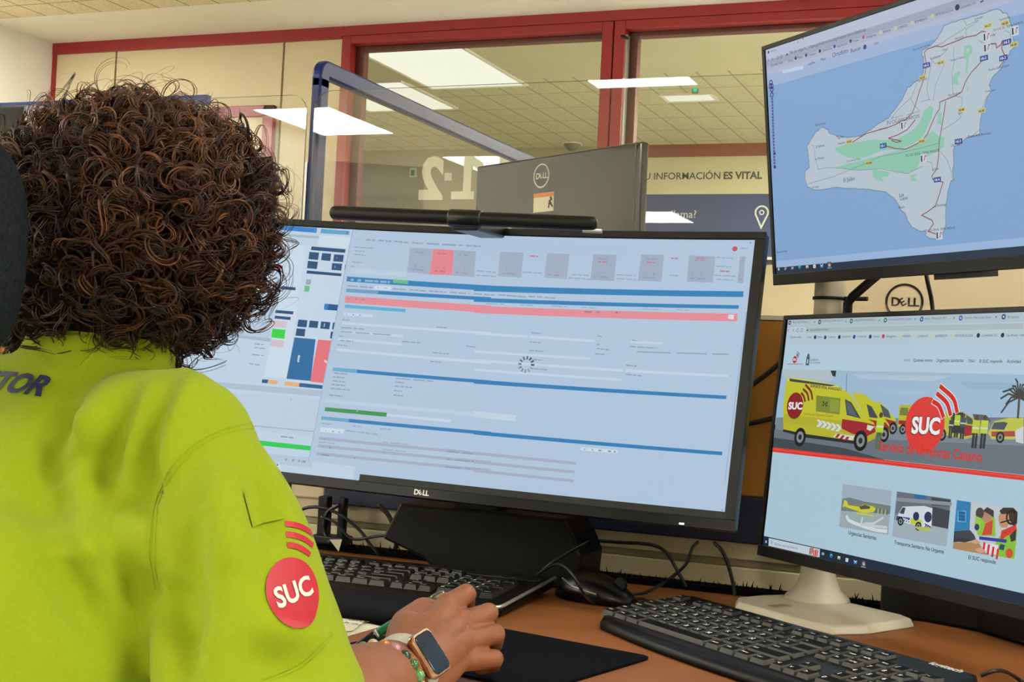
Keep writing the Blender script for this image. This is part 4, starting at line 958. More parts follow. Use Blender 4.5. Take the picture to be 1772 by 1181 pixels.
for t, p in (('Satélite', [(-176.3,115.6),(-163.3,116.2)]), ('Mapa', [(-152.4,116.5),(-142.5,116.7)]), ('Ortofoto', [(-130,116.7),(-100.5,117.1)]), ('Buscar', [(-96.2,115.6),(-77.7,116)]), ('Salir', [(-54.1,116.4),(-47,116.7)])): tx(t, *p, '2b3d68')
S.poly([(-177.6,117.7),(-163.1,118.6),(-163.3,115.6),(-177.8,114.7)], '9db8e6'); tx('Satélite', *[(-176.3,115.6),(-163.3,116.2)], '2b3d68'); S.disc((-70.7,117.5), 3, '2b4a8a', 10)
LAND = [(-156.1,35.1),(-169.9,29.5),(-178.6,22.4),(-187,14.9),(-185,2.2),(-184.2,-11.8),(-192.7,-15.4),(-194.6,-26.1),(-189.4,-36),(-175.3,-41.5),(-138.6,-42.4),(-102.6,-46.9),(-68.2,-52.9),(-47.4,-57.2),(-31.5,-67.4),(-25.9,-75),(-23.5,-80.9),(-16.5,-84.4),(-13,-93.2),(-5.7,-102.2),(5.8,-107.4),(15.5,-108.1),(15.1,-113.6),(22.6,-117.5),(33.9,-118.9),(39.8,-115.5),(44,-109),(46.8,-105.1),(48,-87.6),(51.2,-71.6),(54.3,-63.8),(57.8,-56.1),(62.2,-55.3),(61,-45.7),(63.5,-35.2),(63.4,-25.8),(64.5,-19.3),(74.8,-18),(83,-12),(97.2,-11.9),(102.5,-10.8),(104.3,1.5),(106.2,9.1),(111.1,16.1),(115.1,25.8),(122.4,32.4),(119.3,38.1),(123.1,45.1),(130.2,49),(135.4,51.9),(140.8,58.5),(146,62.6),(149.6,68.2),(156.4,71.9),(155.1,78.5),(153.2,85.2),(152.8,94.1),(150.8,99.6),(148,107.9),(142.2,109.9),(139.1,113.7),(134.2,115.6),(115.4,115.2),(98,115.2),(80.3,116),(58.4,114.7),(52.4,107.9),(46.4,102.4),(36.7,97.6),(23.1,94.4),(22,89.6),(24.5,86.4),(25.8,77.9),(22.4,67.6),(17.1,63),(9.2,61.7),(3.1,58.6),(-2.9,56.9),(-9.4,49.6),(-11.7,45.8),(-24.4,36.7),(-37.4,27.4),(-50,25),(-67.4,19),(-85,14.2),(-107,15.3),(-129.3,20.6),(-142.8,25.5),(-144.8,30.4),(-149.3,32.5)]
RJ = random.Random(3)
S.poly(LAND, 'bccad6')
co = []
for a, b_ in zip(LAND, LAND[1:] + LAND[:1]):
    for k in range(4): t = k / 4; co.append((a[0] + (b_[0] - a[0]) * t + RJ.uniform(-.5, .5), a[1] + (b_[1] - a[1]) * t + RJ.uniform(-.5, .5)))
S.line(co + co[:1], .9, '6d86a4')
for p in ([(-132.7,6),(-116.6,7.7),(-94.3,7.6),(-64,6.9),(-47.3,3.7),(-22.7,1.9),(-6.4,5.2),(7.8,10.6),(16.1,17.7),(20.9,26.6),(32.3,31.6),(36.2,26.3),(33.3,17.8),(27.1,10.5),(21.6,1.7),(12.7,-3.9),(0.6,-7.8),(-23.6,-10.7),(-41.5,-8.3),(-56.6,-9.2),(-73.9,-12.1),(-95.7,-12.2),(-115.4,-6.8),(-129.9,0.5)], [(-134.4,-17.9),(-109.3,-15.9),(-78.4,-15),(-52.7,-13.7),(-23.6,-11.5),(0.5,-10.6),(18.4,-4.7),(26.4,-0.4),(34.2,2.6),(43.9,-5.6),(50.6,-5.5),(50.2,-17.3),(41.4,-20.5),(22.9,-24.6),(11.1,-27.3),(6.6,-36.4),(-9.5,-40.1),(-25.3,-36.5),(-41.4,-30.6),(-66.4,-27.6),(-96.7,-26),(-118.8,-21.9)], [(-66.5,-28.2),(-39.1,-34.3),(-42,-39.7),(-53.6,-38.9),(-48.6,-44.7),(-61.1,-42.1),(-67.9,-36.1)], [(-5.6,-42),(7,-42.6),(1.3,-45.3),(5.7,-50.2),(-4.1,-49.7)], [(86.3,86.2),(92.7,86.7),(97.5,83.9),(97.5,77.3),(93.1,74.8),(90.7,65.5),(89.4,56.5),(86.3,58.2),(88.5,69.9),(85,77.2)], [(70.2,59.6),(79,61.1),(77.2,55.6),(73.6,54.7),(76,47.1),(66.6,49),(66.7,54.9)], [(86.8,42.2),(89.6,42),(87.7,34.7)], [(43,21.2),(48.6,20.8),(47.4,14.2),(48.5,7.3),(41.1,9)]): S.poly(p, '8fcbb4')
S.poly([(89,83),(93.2,83.2),(93.6,78.4),(89.4,78.2)], 'bccad6')
for p in ([(71.4,89.2),(70.2,81.4),(71.1,73.3),(66.7,60.8),(66.8,39.3)], [(56.4,73.4),(49.5,63.9),(41.2,51.9),(36.5,36.4)], [(-179,16.9),(-173.1,13),(-172.1,0.6),(-166.7,-16.7),(-150.6,-15.9),(-136.7,-17.6),(-92.3,-26.5),(-53.8,-29.1),(-25.3,-36.5),(-9.5,-40.1),(6.6,-36.4),(14.5,-34.6)], [(-189.1,-32),(-137.6,-28.6),(-83.1,-20.3),(-52.8,-14.8),(-23.9,-15.2),(15.9,-14),(42.7,-12.2)], [(87.4,114.9),(91.2,107.5),(99.4,108.4),(108.2,109.8),(101.7,106.5),(90.3,104.3),(89.8,96)], [(36.5,94.9),(53.5,96.1),(68.5,100.5),(86,104.2),(90.4,106.4)], [(52,73.7),(41,76.9),(35.7,82.8)], [(60.3,87.4),(52.6,83.6),(39.5,83.2)], [(68.7,35.8),(80.4,31.7),(78.8,24),(74.1,18.1),(76.6,11),(62.4,5.2),(47.4,1.5)], [(122.3,31.8),(114.1,26),(107.5,14.1),(102.8,-6.1),(92,-11.4),(83,-12)], [(44,-21.9),(52.7,-31.2),(57.5,-42.6),(60.8,-55.1)], [(15,-27.8),(30.1,-32.4),(31.3,-42.2)], [(13,59.6),(2.2,44.9),(-20.5,34.6),(-33.4,25.3)], [(2.1,43.5),(6.7,35.8),(14.8,27.6),(-5,26.5)], [(-37.5,25.9),(-39.7,17.7),(-54.8,17.1)], [(37.4,79.8),(32.8,67),(27.9,51.5),(30.1,37.4)], [(106.9,88.5),(120.2,80.6),(130.3,79.8)], [(144.4,90.9),(150.7,87),(151.9,79.1),(155.2,74.7)]): S.line(p, .7, '8d959c')
for p in ([(28.8,77.3),(27.4,84.5),(26.3,91.5),(31.5,94.6),(45.9,94.9),(53.2,92.3),(66.2,93.5),(78.9,94.3),(89.7,95.5),(103.8,94.4),(112.6,96.9),(118.3,94.7)], [(28.8,77.3),(26,68.3),(20.6,56.9),(16.3,50.8),(8.3,35.5),(3,27.5),(-8.5,21.5),(-21.5,19.3),(-38.1,16.9),(-63.3,16),(-76.3,15.3),(-94.1,10.5),(-100.8,8.5)], [(117.6,82.4),(131,80.1),(131.4,75.4),(137.6,77.3),(139.8,81.4),(138.6,73),(142.2,65.1),(139.8,59.5),(133.8,54.5)], [(111.8,66.7),(105.3,62.5),(95.1,56.8),(86.8,49.1),(79.7,38.2),(71.6,35.8),(55,33.8),(46.4,32.6),(45.9,25.3),(39.1,19.6),(33.7,12.2),(25.3,0.3),(18.4,-4.7),(8.5,-8.3),(-10.8,-11.9),(-27.5,-9),(-41.2,-4.3),(-45.7,-3.1)], [(7.2,19.1),(-6.1,9.9),(-22.4,6.1),(-38.1,4.4),(-16.9,-1.7),(-24.6,-2.3),(-33,1.4)], [(55.3,31.9),(52.3,20.2),(47.6,4.7),(42.8,-10.9),(41,-27),(37.2,-40.1),(29.1,-47.4),(30.7,-51.9),(45.9,-56.1),(39.9,-67.7),(32.6,-81.2),(18.8,-87.1),(10.1,-89.6),(26.6,-97.2),(27.9,-101.1),(19.3,-108.7),(36.1,-114.4)]): S.line(p, 1.1, '8f4656')
for t, p in (('HI-5', (28.8,76.8)), ('HI-2', (113.6,68.2)), ('HI-2', (140.1,63.2)), ('HI-3', (145.9,78.6)), ('HI-1', (-47.4,-2.9)), ('HI-4', (37.1,-52.4)), ('HI-3', (71.7,-14.4))):
    S.rect(p[0] - 5.6, p[1] - 2.8, p[0] + 5.6, p[1] + 2.8, '2a4596'); S.text(t, (p[0] - 4.2, p[1] - 1.5), 'dfe6f5', None, 4.3, .02)
for t, p in (('HI-50', (21.8,64.4)), ('HI-10', (51,75.5)), ('HI-15', (121.4,101)), ('HI-20', (144.8,98.4)), ('HI-26', (155.2,74.2)), ('HI-40', (78.5,19)), ('HI-30', (107.1,13.3)), ('HI-45', (16.4,-6.4)), ('HI-50', (-106.5,10.2)), ('HI-500', (-74,-20))):
    S.rect(p[0] - 5.4, p[1] - 2.4, p[0] + 5.4, p[1] + 2.4, 'd0c678'); S.text(t, (p[0] - 4.6, p[1] - 1.3), '262a2c', None, 3.6, .03)
for t, p in (('E l  G o l f o', [(-30.1,25.4),(-12.2,26.3)]), ('El Julan', [(-120.8,-37.8),(-100.2,-37.1)]), ('Las', [(-24.5,-65.5),(-16.8,-65.2)]), ('Lapas', [(-23.5,-69.6),(-10.6,-69.2)]), ('Pozo de las Calcosas', [(9.2,96.3),(35.6,98.1)]), ('Guarazoca', [(34.8,81.4),(51,81.7)]), ('Mocanal', [(73.6,95.4),(86.2,95.9)]), ('Erese', [(54.7,87.2),(62.1,87.6)]), ('Echedo', [(103,110.2),(114.5,111)]), ('Tamaduste', [(136.7,102),(151.7,102.7)]), ('Montaña Tenaca', [(65.3,73.8),(86.3,74)]), ('Las Puntas', [(14.6,60.5),(28.5,61)]), ('Hoya del Morcillo', [(17.4,37.4),(32.7,37.5)]), ('San Andrés', [(59.3,36.6),(77.5,36.4)]), ('El Sabinar', [(-169.4,10.7),(-152.3,10.8)]), ('La Dehesa', [(-172.4,-4),(-154.4,-4.2)]), ('Puerto de la Estaca', [(119.2,53.1),(147.4,53.4)]), ('Timijiraque', [(112.4,31.5),(127.4,31.5)]), ('Las Playas', [(60.1,-18.7),(76.2,-17.7)]), ('Punta de la Bonanza', [(85.8,-12.6),(117.9,-13)]), ('La Restinga', [(29.8,-82.6),(49.4,-82.3)]), ('Isora', [(72.5,14.4),(79.7,14.8)]), ('Frontera', [(-21.5,19.3),(-5.5,19.3)]), ('Sabinosa', [(-127.4,9.2),(-113.8,9.1)]), ('Cruz de los Reyes', [(-112.8,-14.2),(-87,-13.9)]), ('El Pinar', [(30.2,-42),(40.9,-41.1)]), ('Orchilla', [(-180.9,-39.1),(-168.4,-38.9)]), ('TU CIC EN EL TEMA MONTE', [(-11.4,-20.8),(42.1,-21.7)]), ('TU CIC EN EL TEMA MONTE', [(14.3,-108.9),(61,-109.3)]), ('TU CIC SAN MARCOS', [(-39.5,20.5),(14.3,20.7)]), ('TU CIC EL TEMA NORTE', [(127.8,93.2),(168,93.1)]), ('Tigaday', [(-129.6,16.7),(-115.9,16.6)]), ('Punta Norte', [(-169.2,38.3),(-148.4,37.6)]), ('Naos', [(-26.7,-79.5),(-16.9,-78.7)]), ('Valverde', [(113.8,88.4),(130.8,88.4)])): tx(t, *p, '2c3440')
for p in [(118.7,89.9),(118.7,78.3),(157.3,87.9),(-11.7,15.5),(17.4,-26.1),(36.1,-114.4)]:
    S.rect(p[0] - 5, p[1] - 5, p[0] + 5, p[1] + 5, 'c9d4e2'); S.line([(p[0] - 3, p[1] - 3), (p[0] - 3, p[1] + 3)], 2, '1e2430'); S.line([(p[0] + 1, p[1] - 2.5), (p[0] + 2.5, p[1] + 3), (p[0] + 4, p[1] + 2)], 1, 'b02a44')
for p in [(-254.1,108),(-252.3,103.2),(-255.4,103.8),(-252.7,98.8),(-253.3,91.8)]: S.ring(p, 2.9, 1.5, '2a2a7c', n=12)
p = [(-253,88.6),(-255.2,-3.5)]; S.line(p, 3.6, '4a5290')
for i in range(24): t = i / 23; S.rect(p[0][0] + (p[1][0] - p[0][0]) * t - 1.2, p[0][1] + (p[1][1] - p[0][1]) * t - .6, p[0][0] + (p[1][0] - p[0][0]) * t + 1.2, p[0][1] + (p[1][1] - p[0][1]) * t + .6, '8ea4d0')
for q in [(-253.7,15),(-254.6,-2.9)]: S.rect(q[0] - 2.4, q[1] - 1.6, q[0] + 2.4, q[1] + 1.6, '2a2a7c')
S.line([(-259.2,-112),(-258.4,-115.2),(-239.1,-113.9),(-239.9,-117.1)], .7, '3c4d70')
S.rect(-262, -134.6, 262, -126, '9dbce2'); S.rect(-262, -143.5, 262, -134.6, '1a3047')
def taskbar(S, pts, first=0):
    for i, p in enumerate(pts, first):
        x, y = p
        if i == 0:
            for a in (-1.5, .2):
                for c in (-1.5, .2): S.rect(x + a, y + c, x + a + 1.3, y + c + 1.3, 'dfe8ee')
        elif i == 1: S.ring((x, y + .5), 1.7, .6, 'dfe8ee'); S.line([(x - 1, y - 1), (x - 2, y - 2.2)], .7, 'dfe8ee')
        elif i == 2: S.rect(x - 2, y - 1.4, x + 1.2, y + 1.4, 'cfdae2'); S.rect(x - 1.2, y - .7, x + .6, y + .7, '1a3047'); S.rect(x + 1.6, y - 1.4, x + 2.2, y + 1.4, 'cfdae2')
        elif i == 3: S.disc(p, 2.6, '2a8fd0', 14); S.disc((x + .6, y + .8), 1.4, '52d0a0', 10); S.disc((x + .5, y - .6), .9, '1a3047', 8)
        elif i == 4: S.rect(x - 2.4, y - 1.8, x + 2.4, y + 1.8, 'e0d6a4'); S.rect(x - 1.2, y - 1.8, x + 1.2, y - .2, '5a8aa8')
        elif i == 5: S.rect(x - 2.4, y - 2.2, x + 2.4, y + 2.0, 'e8eef2'); S.rect(x - .8, y - .9, x + .8, y + .9, '7a98b0')
        elif i == 6: S.rect(x - 2.7, y - 1.9, x + 2.7, y + 1.9, '3a9ae0'); S.line([(x - 2.7, y + 1.9), (x, y), (x + 2.7, y + 1.9)], .7, 'cfe6f6')
        else:
            S.rect(x - 4, y - 4.2, x + 4, y + 3.6, '33495e')
            S.disc(p, 2.6, 'd24a3c', 14); S.poly([(x, y), (x + 2.6, y), (x + 1.2, y - 2.2), (x - .4, y - 2.5)], 'e8c040'); S.poly([(x, y), (x - .4, y - 2.5), (x - 2.3, y - 1.2), (x - 2.2, y + 1.1)], '4aa860'); S.disc(p, 1.3, 'f0f2f4', 10); S.disc(p, .9, '4a80d0', 10); S.rect(x - 4, y - 4.3, x + 4, y - 3.6, 'a8c4dc')
taskbar(S, [(-257,-136.9),(-242.5,-136.4),(-228.2,-136.9),(-213.5,-136.4),(-198.2,-136.9),(-183.6,-137.1),(-169.2,-137.6),(-154.5,-136.9)])
S.build(map_monitor, M_screen)

# ---- lower right monitor: web page of the emergency service
S = Screen()
S.rect(-260, -144, 260, 153.5, 'b1cfdf')
S.rect(-260, 142, 260, 153.5, 'b4c6d0'); S.rect(-260, 130, 260, 142, 'bed0da'); S.rect(-260, 119, 260, 130, 'b9cfdc')
S.poly([(-219.7,141.5),(149.6,140.5),(150.4,134.4),(-218.4,134.4)], 'b1bec6')
for i, (t, p) in enumerate((('Visor de El Hierro', [(-249.5,147.6),(-216.5,147.3)]), ('2.CENTRO UNIFICADA CI', [(-187.8,147.9),(-145.2,147.8)]), ('3.EQUIPOS-PRIVADOS Y', [(-124.9,147.6),(-83.2,147.5)]), ('2.TSU-INCREMENTO-DADE', [(-62.4,147.3),(-21.1,147.1)]), ('Inicio | Microsoft 365', [(0.6,147.1),(35,147)]), ('Correo: María José Ibero', [(63.1,146.6),(103.4,146.4)]), ('05 Servicio', [(126.6,146.1),(142.7,145.9)]))): S.text(t, p[0], '5a6670', p[1])
for i, p in enumerate([(-255.6,148.2),(-192.2,148),(-129.5,148),(-66.7,147.8),(-4.3,147.8),(58,147.7),(121.1,147.7)]): S.disc(p, 3.0, ('1f2a3a', '28343e', '1f6a4a', '1f6a4a', '2a4a8a', '1f5aa8', '1f3f88')[i], 10); S.disc(p, 1.2, 'dfe8ee', 8)
for p in [(-202.7,148.2),(-139.9,147.9),(-77.4,148),(-15.1,148),(47.6,148),(110.2,147.8)]: S.line([(p[0] - 1, p[1] - 1), (p[0] + 1, p[1] + 1)], .5, '3a4650'); S.line([(p[0] - 1, p[1] + 1), (p[0] + 1, p[1] - 1)], .5, '3a4650')
for p in [(-256.9,138.2),(-246.2,138.1)]: S.line([(p[0] + 1.2, p[1] + 1.6), (p[0] - 1, p[1]), (p[0] + 1.2, p[1] - 1.6)], .6, '3c4650')
for p in [(-236.8,137.9),(-227.9,138.1)]: S.ring(p, 2.2, .6, '3c4650', n=12)
S.text('suc-canarias.com/suc/', (-210.5,136.9), '4a565e', (-171.9,137.1)); S.disc((-215.6,137.9), 1.3, '333d45', 8)
for t, p in (('Correo web', [(-251.4,127.6),(-227.2,127.7)]), ('Inicio', [(-214.9,127.6),(-205.8,127.7)]), ('Mapas', [(-194.2,127.6),(-184.2,127.8)]), ('Traductor', [(-172.1,127.5),(-156.6,127.6)]), ('GRAFCAN', [(-144.5,127.3),(-127.8,127.6)]), ('FACEBOOK', [(-114.7,127.3),(-97.8,127.6)]), ('Twitter', [(-85.2,127.3),(-74.1,127.4)]), ('Instagram', [(-61.7,127.1),(-44.6,127.1)]), ('PRENSA', [(-32.7,127),(-19.2,127.4)]), ('CORREOS', [(-7.7,126.8),(9,127.1)]), ('BOMBEROS', [(20.7,126.8),(40.2,127.1)]), ('METEOROLOGÍA', [(52.1,126.8),(79.5,127.1)]), ('CÁMARAS CIC', [(91.9,126.6),(115.4,127)]), ('Cita Previa - Inst', [(127.2,126.5),(152.2,126.9)])): S.text(t, p[0], '46525a', p[1])
for i, p in enumerate([(-198.1,128.6),(-177.3,128.2),(-149.3,128.4),(-120.7,128.4),(-90.7,128.4),(-67.1,128.6),(87.1,128.2),(122.2,128.1)]): S.disc(p, 2.6, ('26384a', '2a4a8a', '1c2436', '2a4a9a', '24406a', 'c0405a', '1c242c', '1c2c4a')[i], 10)
for p in [(-220.4,128.6),(-37.9,128.1),(-12.1,128.1),(15.8,128.3),(47.9,128.4)]: S.rect(p[0] - 1.8, p[1] - 1.6, p[0] + 1.8, p[1] + 2, 'cfd0ae')
# page head
S.rect(-260, 62, 260, 119, 'b7d3e6')
def badge(c, r, col='d41f28', word=True, arcs=()):
    S.disc(c, r, col, 28)
    if word: S.text('SUC', (c[0] - r * .72, c[1] - r * .30), 'f2f4f4', (c[0] + r * .72, c[1] - r * .30), r * .92, .045)
    for k in (1.2, 1.5, 1.8): S.ring((c[0] + r * .15, c[1] + r * .1), r * k, r * .13, col, 22, 68, 8)
badge((-235.6,99.6), 4.6, 'b02432')
for a in (7, 9, 11): S.ring((-235.6,99.6), a, .8, '39434a', 35, 72, 6)
S.line([(-250.2,93.5),(-217.6,94.1)], .7, 'b03444')
p = (-207.8,98.8); S.rect(p[0] - 3.4, p[1] - 6.5, p[0] + 3.4, p[1] + 5, '49565e'); S.disc((p[0], p[1] + 6.5), 2.4, '49565e', 8); S.rect(p[0] - 1.2, p[1] - 4, p[0] + 1.2, p[1] + 1.5, 'b7d3e6')
S.text('Gobierno', (-203.1,98.2), '4a565e', (-185.7,98.6)); S.text('de Canarias', (-202.6,94.9), '4a565e', (-181.8,95.1))
for t, p in (('Inicio', [(-27.4,99),(-16.7,99.1)]), ('Quiénes somos', [(-10.9,98.9),(20.8,99.2)]), ('Urgencias sanitarias', [(26.6,98.9),(68.8,99.3)]), ('TSNU', [(75.4,98.9),(86.2,99)]), ('El SUC responde', [(92.6,98.7),(125.9,99)]), ('Actividad', [(132.2,98.9),(151.4,98.9)])): S.text(t, p[0], '8a98a2' if t == 'Inicio' else '39444c', p[1], None, .01)
# banner: ambulances parked on a quay
S.poly([(-260.9,86.7),(225.1,86.9),(231.3,35.7),(-264.3,13.2)], 'a3c1da')
for i, p in enumerate([[(-116.8,82.7),(50.6,83.3),(23,77),(-102.3,77.5)], [(65.3,78),(157.8,78.2),(158.8,70.8),(80,70.5)], [(-67.4,66.4),(24.5,66.9),(10.8,60.4),(-47.2,60.2)]]): S.poly(p, ('b4cbdf', '98b8d4', 'aac6dc')[i])
S.poly([(-262.1,22.9),(230.3,44.5),(237.6,-14.9),(-261.1,-16.3)], '7d8a96'); S.poly([(-263.2,7.3),(-57.8,7),(233.7,16.4),(237.6,-14.9),(-261.1,-16.3)], '6b7681'); S.poly([(-262.8,-3.4),(-115.2,-7.5),(-34.9,-16.7),(-261.1,-16.3)], '3f4a53')
for k in range(60):
    u, v = RJ.uniform(-250, 150), RJ.uniform(-56, -22); S.rect(u, v, u + RJ.uniform(4, 16), v + .7, RJ.choice(('76828d', '87939d', '5f6a75')))
S.poly([(-260.9,86.7),(-148.8,86.7),(-155.4,73),(-256.3,77.4)], 'b8c6cf'); S.poly([(-159.5,86.5),(-148.1,86.5),(-148.2,78.8),(-154.1,79.8)], '2a333a'); S.line([(-127.1,82.6),(-124,60.4)], 1.2, '6a7a84')
S.line([(113.5,39.5),(162.6,41.9)], 2.4, '6c7c88'); S.poly([(90.5,43.5),(110.4,43.2),(119,37.1),(109.2,32.8),(95.9,34.1)], '5a626a')
def wheel(p, r): S.disc(p, r, '15181a', 18); S.disc(p, r * .62, '888e90', 14); S.disc(p, r * .3, '22262a', 10)
YE, RD, DK = 'c6c62e', 'a32430', '39424a'
S.poly([(-75.3,50.7),(-59.9,50),(-48.5,44.7),(-30.2,31.8),(-27.6,19.8),(-36.6,17.2),(-60.9,26)], YE); S.poly([(-59.7,48.5),(-44.3,41.7),(-38.1,32.5),(-50.9,34)], '4b575e'); S.poly([(-50.6,31.8),(-29.8,29.3),(-28.2,23.5),(-44.5,23.7)], RD); wheel((-33.1,21.2), 7)
S.poly([(-114.4,60.7),(-90.9,59.2),(-75.5,52.2),(-57.8,38.5),(-40,25),(-38,14.2),(-56.6,9.7),(-72.7,19),(-96.7,43.8)], YE); S.poly([(-84,47.6),(-74.3,44.7),(-60.1,31.4),(-76.5,32.1)], '3f4b52'); S.poly([(-77.7,29.5),(-46.7,27.2),(-40,22.9),(-39.1,17),(-62.5,16.3)], RD); wheel((-47.6,13), 9)
V = [(-247,76.2),(-197.7,73.9),(-145.7,68.8),(-127.1,62.6),(-112.1,55.3),(-96.5,42.7),(-85.3,31.7),(-67.4,26.1),(-63,19.5),(-62.4,7.8),(-76.4,1.6),(-102.9,0.3),(-192.4,3.2),(-243.1,6.8),(-248.8,33),(-249.7,67.3)]
S.poly(V, YE); S.poly([(-247,76.2),(-197.7,73.9),(-145.7,68.8),(-127.1,62.6),(-134.1,62.4),(-196.8,69.3),(-247.2,71)], 'dcdc4a'); S.poly([(-243.2,74.9),(-145.7,68.3),(-156.1,66.7),(-241.3,71.1)], DK)
S.poly([(-246.3,28.3),(-86.8,24.3),(-64.7,21.6),(-62.4,7.8),(-76.4,1.6),(-102.9,0.3),(-192.4,3.2),(-243.1,6.8)], 'b6b42c'); S.poly([(-126.4,27.5),(-85.3,25.6),(-66.3,23.6),(-62.3,15.3),(-77.6,9),(-104.6,10.7),(-126.1,16)], RD)
S.poly([(-244.2,17.1),(-136.1,12.8),(-104.3,8.5),(-102.9,0.3),(-192.4,3.2),(-243.1,6.8)], 'bdbb30'); S.poly([(-244.2,8.4),(-192.8,5),(-103.2,2.5),(-76.6,2.6),(-76,-0.5),(-102.6,-1.2),(-195.7,0.7),(-243.6,5.3)], '23292c')
for i in range(5):
    x = 362 + i * 29; S.poly([[(-177,24.6),(-170.3,24.3),(-163.7,19.9),(-169.4,15.2),(-176.1,15.6),(-170.3,20.2)][k] if i == 0 else (lambda q: (q[0] + i * 9.6, q[1] - i * .9))([(-177,24.6),(-170.3,24.3),(-163.7,19.9),(-169.4,15.2),(-176.1,15.6),(-170.3,20.2)][k]) for k in range(6)], 'd5dcde' if i % 1 == 0 else DK)
S.poly([(-135.4,8.9),(-99.2,8.4),(-103.3,3.1),(-139.9,4.6)], 'd5dcde')
for i in range(3): S.poly([(q[0] + i * 9, q[1] - i * 1.2) for q in [(-131.9,9.1),(-126.7,8.9),(-131.1,4.2),(-136.4,4.4)]], RD)
S.poly([(-182.3,54.6),(-133.8,52.6),(-132.5,32.6),(-179.5,34.5)], '7f8c34'); S.poly([(-154,51),(-135.5,50.3),(-134.3,35.2),(-152.2,36.2)], '91a03c')
for dx, dy in ((0, 0), (3.4, 1.8), (-3.4, 1.8), (3.4, -1.8), (-3.4, -1.8)): c = (-163,44.5); S.disc((c[0] + dx, c[1] + dy), 1.5, '23342c', 6)
S.poly([(-125.3,52),(-112.4,48.4),(-91.6,29.7),(-118.6,32.8)], '3c4850'); S.poly([(-122.2,49.9),(-114.2,47.1),(-97.9,31.1),(-116.8,34.2)], '58656c')
wheel((-206.3,0.5), 12); wheel((-87.9,3.4), 12.5); S.poly([(-78.3,23),(-65.3,21.5),(-72.2,15.8),(-79,17.6)], 'dde0c8')
S.text('SOPORTE VITAL AVANZADO', (-196.8,64.7), '2b3136', (-133.3,61.9), None, .03); S.text('Servicio de Urgencias Canario', (-203.8,28.9), 'a33a30', (-144.1,28.9))
S.disc((-224.2,39.9), 17.2, '8c1c20', 26); S.text('SUC', (-238.1,35.1), 'eceff0', (-208.1,35.9), 12.5, .045)
for p in ([(-213.4,56.4),(-208.2,52.8),(-204,46.4)], [(-210.5,61.6),(-201.2,56.3),(-196.7,47.9)], [(-206.6,67.2),(-194.3,59.2),(-189.6,49.7)]): S.line(spline([(*v, 0) for v in p], 4) and [(v.x, v.y) for v in spline([(*v, 0) for v in p], 4)], 3.2, '7e2420')
for p, c in (([(-26,48.7),(8.9,49.7),(13.4,33.9),(-7.1,21.6),(-25.2,23.7)], 'b9ba3a'), ([(39.7,42.2),(74.1,45.5),(91.1,39.6),(101.9,32.4),(103.5,21),(82.4,15.8),(43.1,19.3)], 'bcbd44'), ([(122.9,37),(141.2,41.6),(162.5,42.7),(165.4,20.6),(121.6,18.2),(115.6,24.5)], 'c3c84e'), ([(152.9,28.6),(163.7,34.2),(166,16.4),(155.6,17.6)], 'd2d8dc')): S.poly(p, c)
S.poly([(-23.7,45.7),(-10.9,45.8),(-10.1,36.9),(-24.2,37.1)], '75803a'); S.poly([(-24.5,31),(-8.6,31.2),(-8.5,26.6),(-24.4,26.6)], RD); S.poly([(60.6,43.1),(76.9,44.5),(79.4,21.5),(61.9,21.4)], '2b3338'); S.poly([(78.8,31.2),(100.4,30.4),(101.4,22.8),(82,18.7)], RD); S.poly([(81.3,42.1),(90.4,38.6),(96.1,32.1),(84.1,32.5)], '4a565c')
S.poly([(123,35.8),(136.3,37.3),(141.9,36.4),(137.9,29),(119.6,28.8)], '48545c'); S.poly([(120.5,26.2),(152.9,28.6),(153.6,23),(121.2,21.1)], 'b04a48'); wheel((133.5,20.9), 6); wheel((47.4,18.6), 7); wheel((-16.1,21), 6)
S.poly([(153.6,41.7),(156.5,41.8),(155.7,63.2),(152.7,63.1)], '4f4a40')
c = (153.7,63.5)
for k in range(15):
    a = math.radians(-30 + 240 * k / 14); L_1 = RJ.uniform(17, 26); d = Vector((math.cos(a), math.sin(a)))
    S.line([(c[0], c[1]), (c[0] + d.x * L_1 * .6, c[1] + d.y * L_1 * .6 + 2), (c[0] + d.x * L_1, c[1] + d.y * L_1 - 4)], 2.0, '3a4238')
def figure(f, h, vest='b6d22a', legs='2a333a'):
    h *= .66; u, v = f; S.rect(u - h * .11, v, u - h * .01, v + h * .5, legs); S.rect(u + h * .01, v, u + h * .11, v + h * .5, legs); S.rect(u - h * .15, v + h * .45, u + h * .15, v + h * .84, vest); S.rect(u - h * .15, v + h * .58, u + h * .15, v + h * .63, 'd8dccc'); S.disc((u, v + h * .92), h * .08, '5a4436', 10)
figure((-55.9,-4.5), 66, 'b9d82c', '5c6a50'); figure((69.1,16.9), 44); figure((78.3,15.9), 42, '4a5258'); figure((60.5,15.4), 36, '3d464c'); figure((97.6,7.1), 54, 'bccf3a'); figure((109.6,7.5), 54, 'c2d440')
c = (18.7,28.1); S.disc(c, 31.5, 'e33a34', 36); S.text('SUC', (-2.3,17.5), '7a2a2a', (44.3,18.6), 26, .075); S.text('SUC', (-1.7,17.9), 'f4f6f6', (43.7,19), 25.5, .04)
for p in ([(28.7,54.5),(39.1,49.6),(47,38.5)], [(33.6,63.5),(49.8,54),(57.8,41.2)], [(37.6,71.7),(59.2,59),(67.3,44.8)]): S.line([(v.x, v.y) for v in spline([(*v, 0) for v in p], 6)], 7.0, 'eef2f2'); S.line([(v.x, v.y) for v in spline([(*v, 0) for v in p], 6)], 5.2, 'd62a26')
S.text('Servicio de Urgencias Canario', (-53.8,-5.4), 'd8342c', (111.1,-6.5), 15.5, .02)
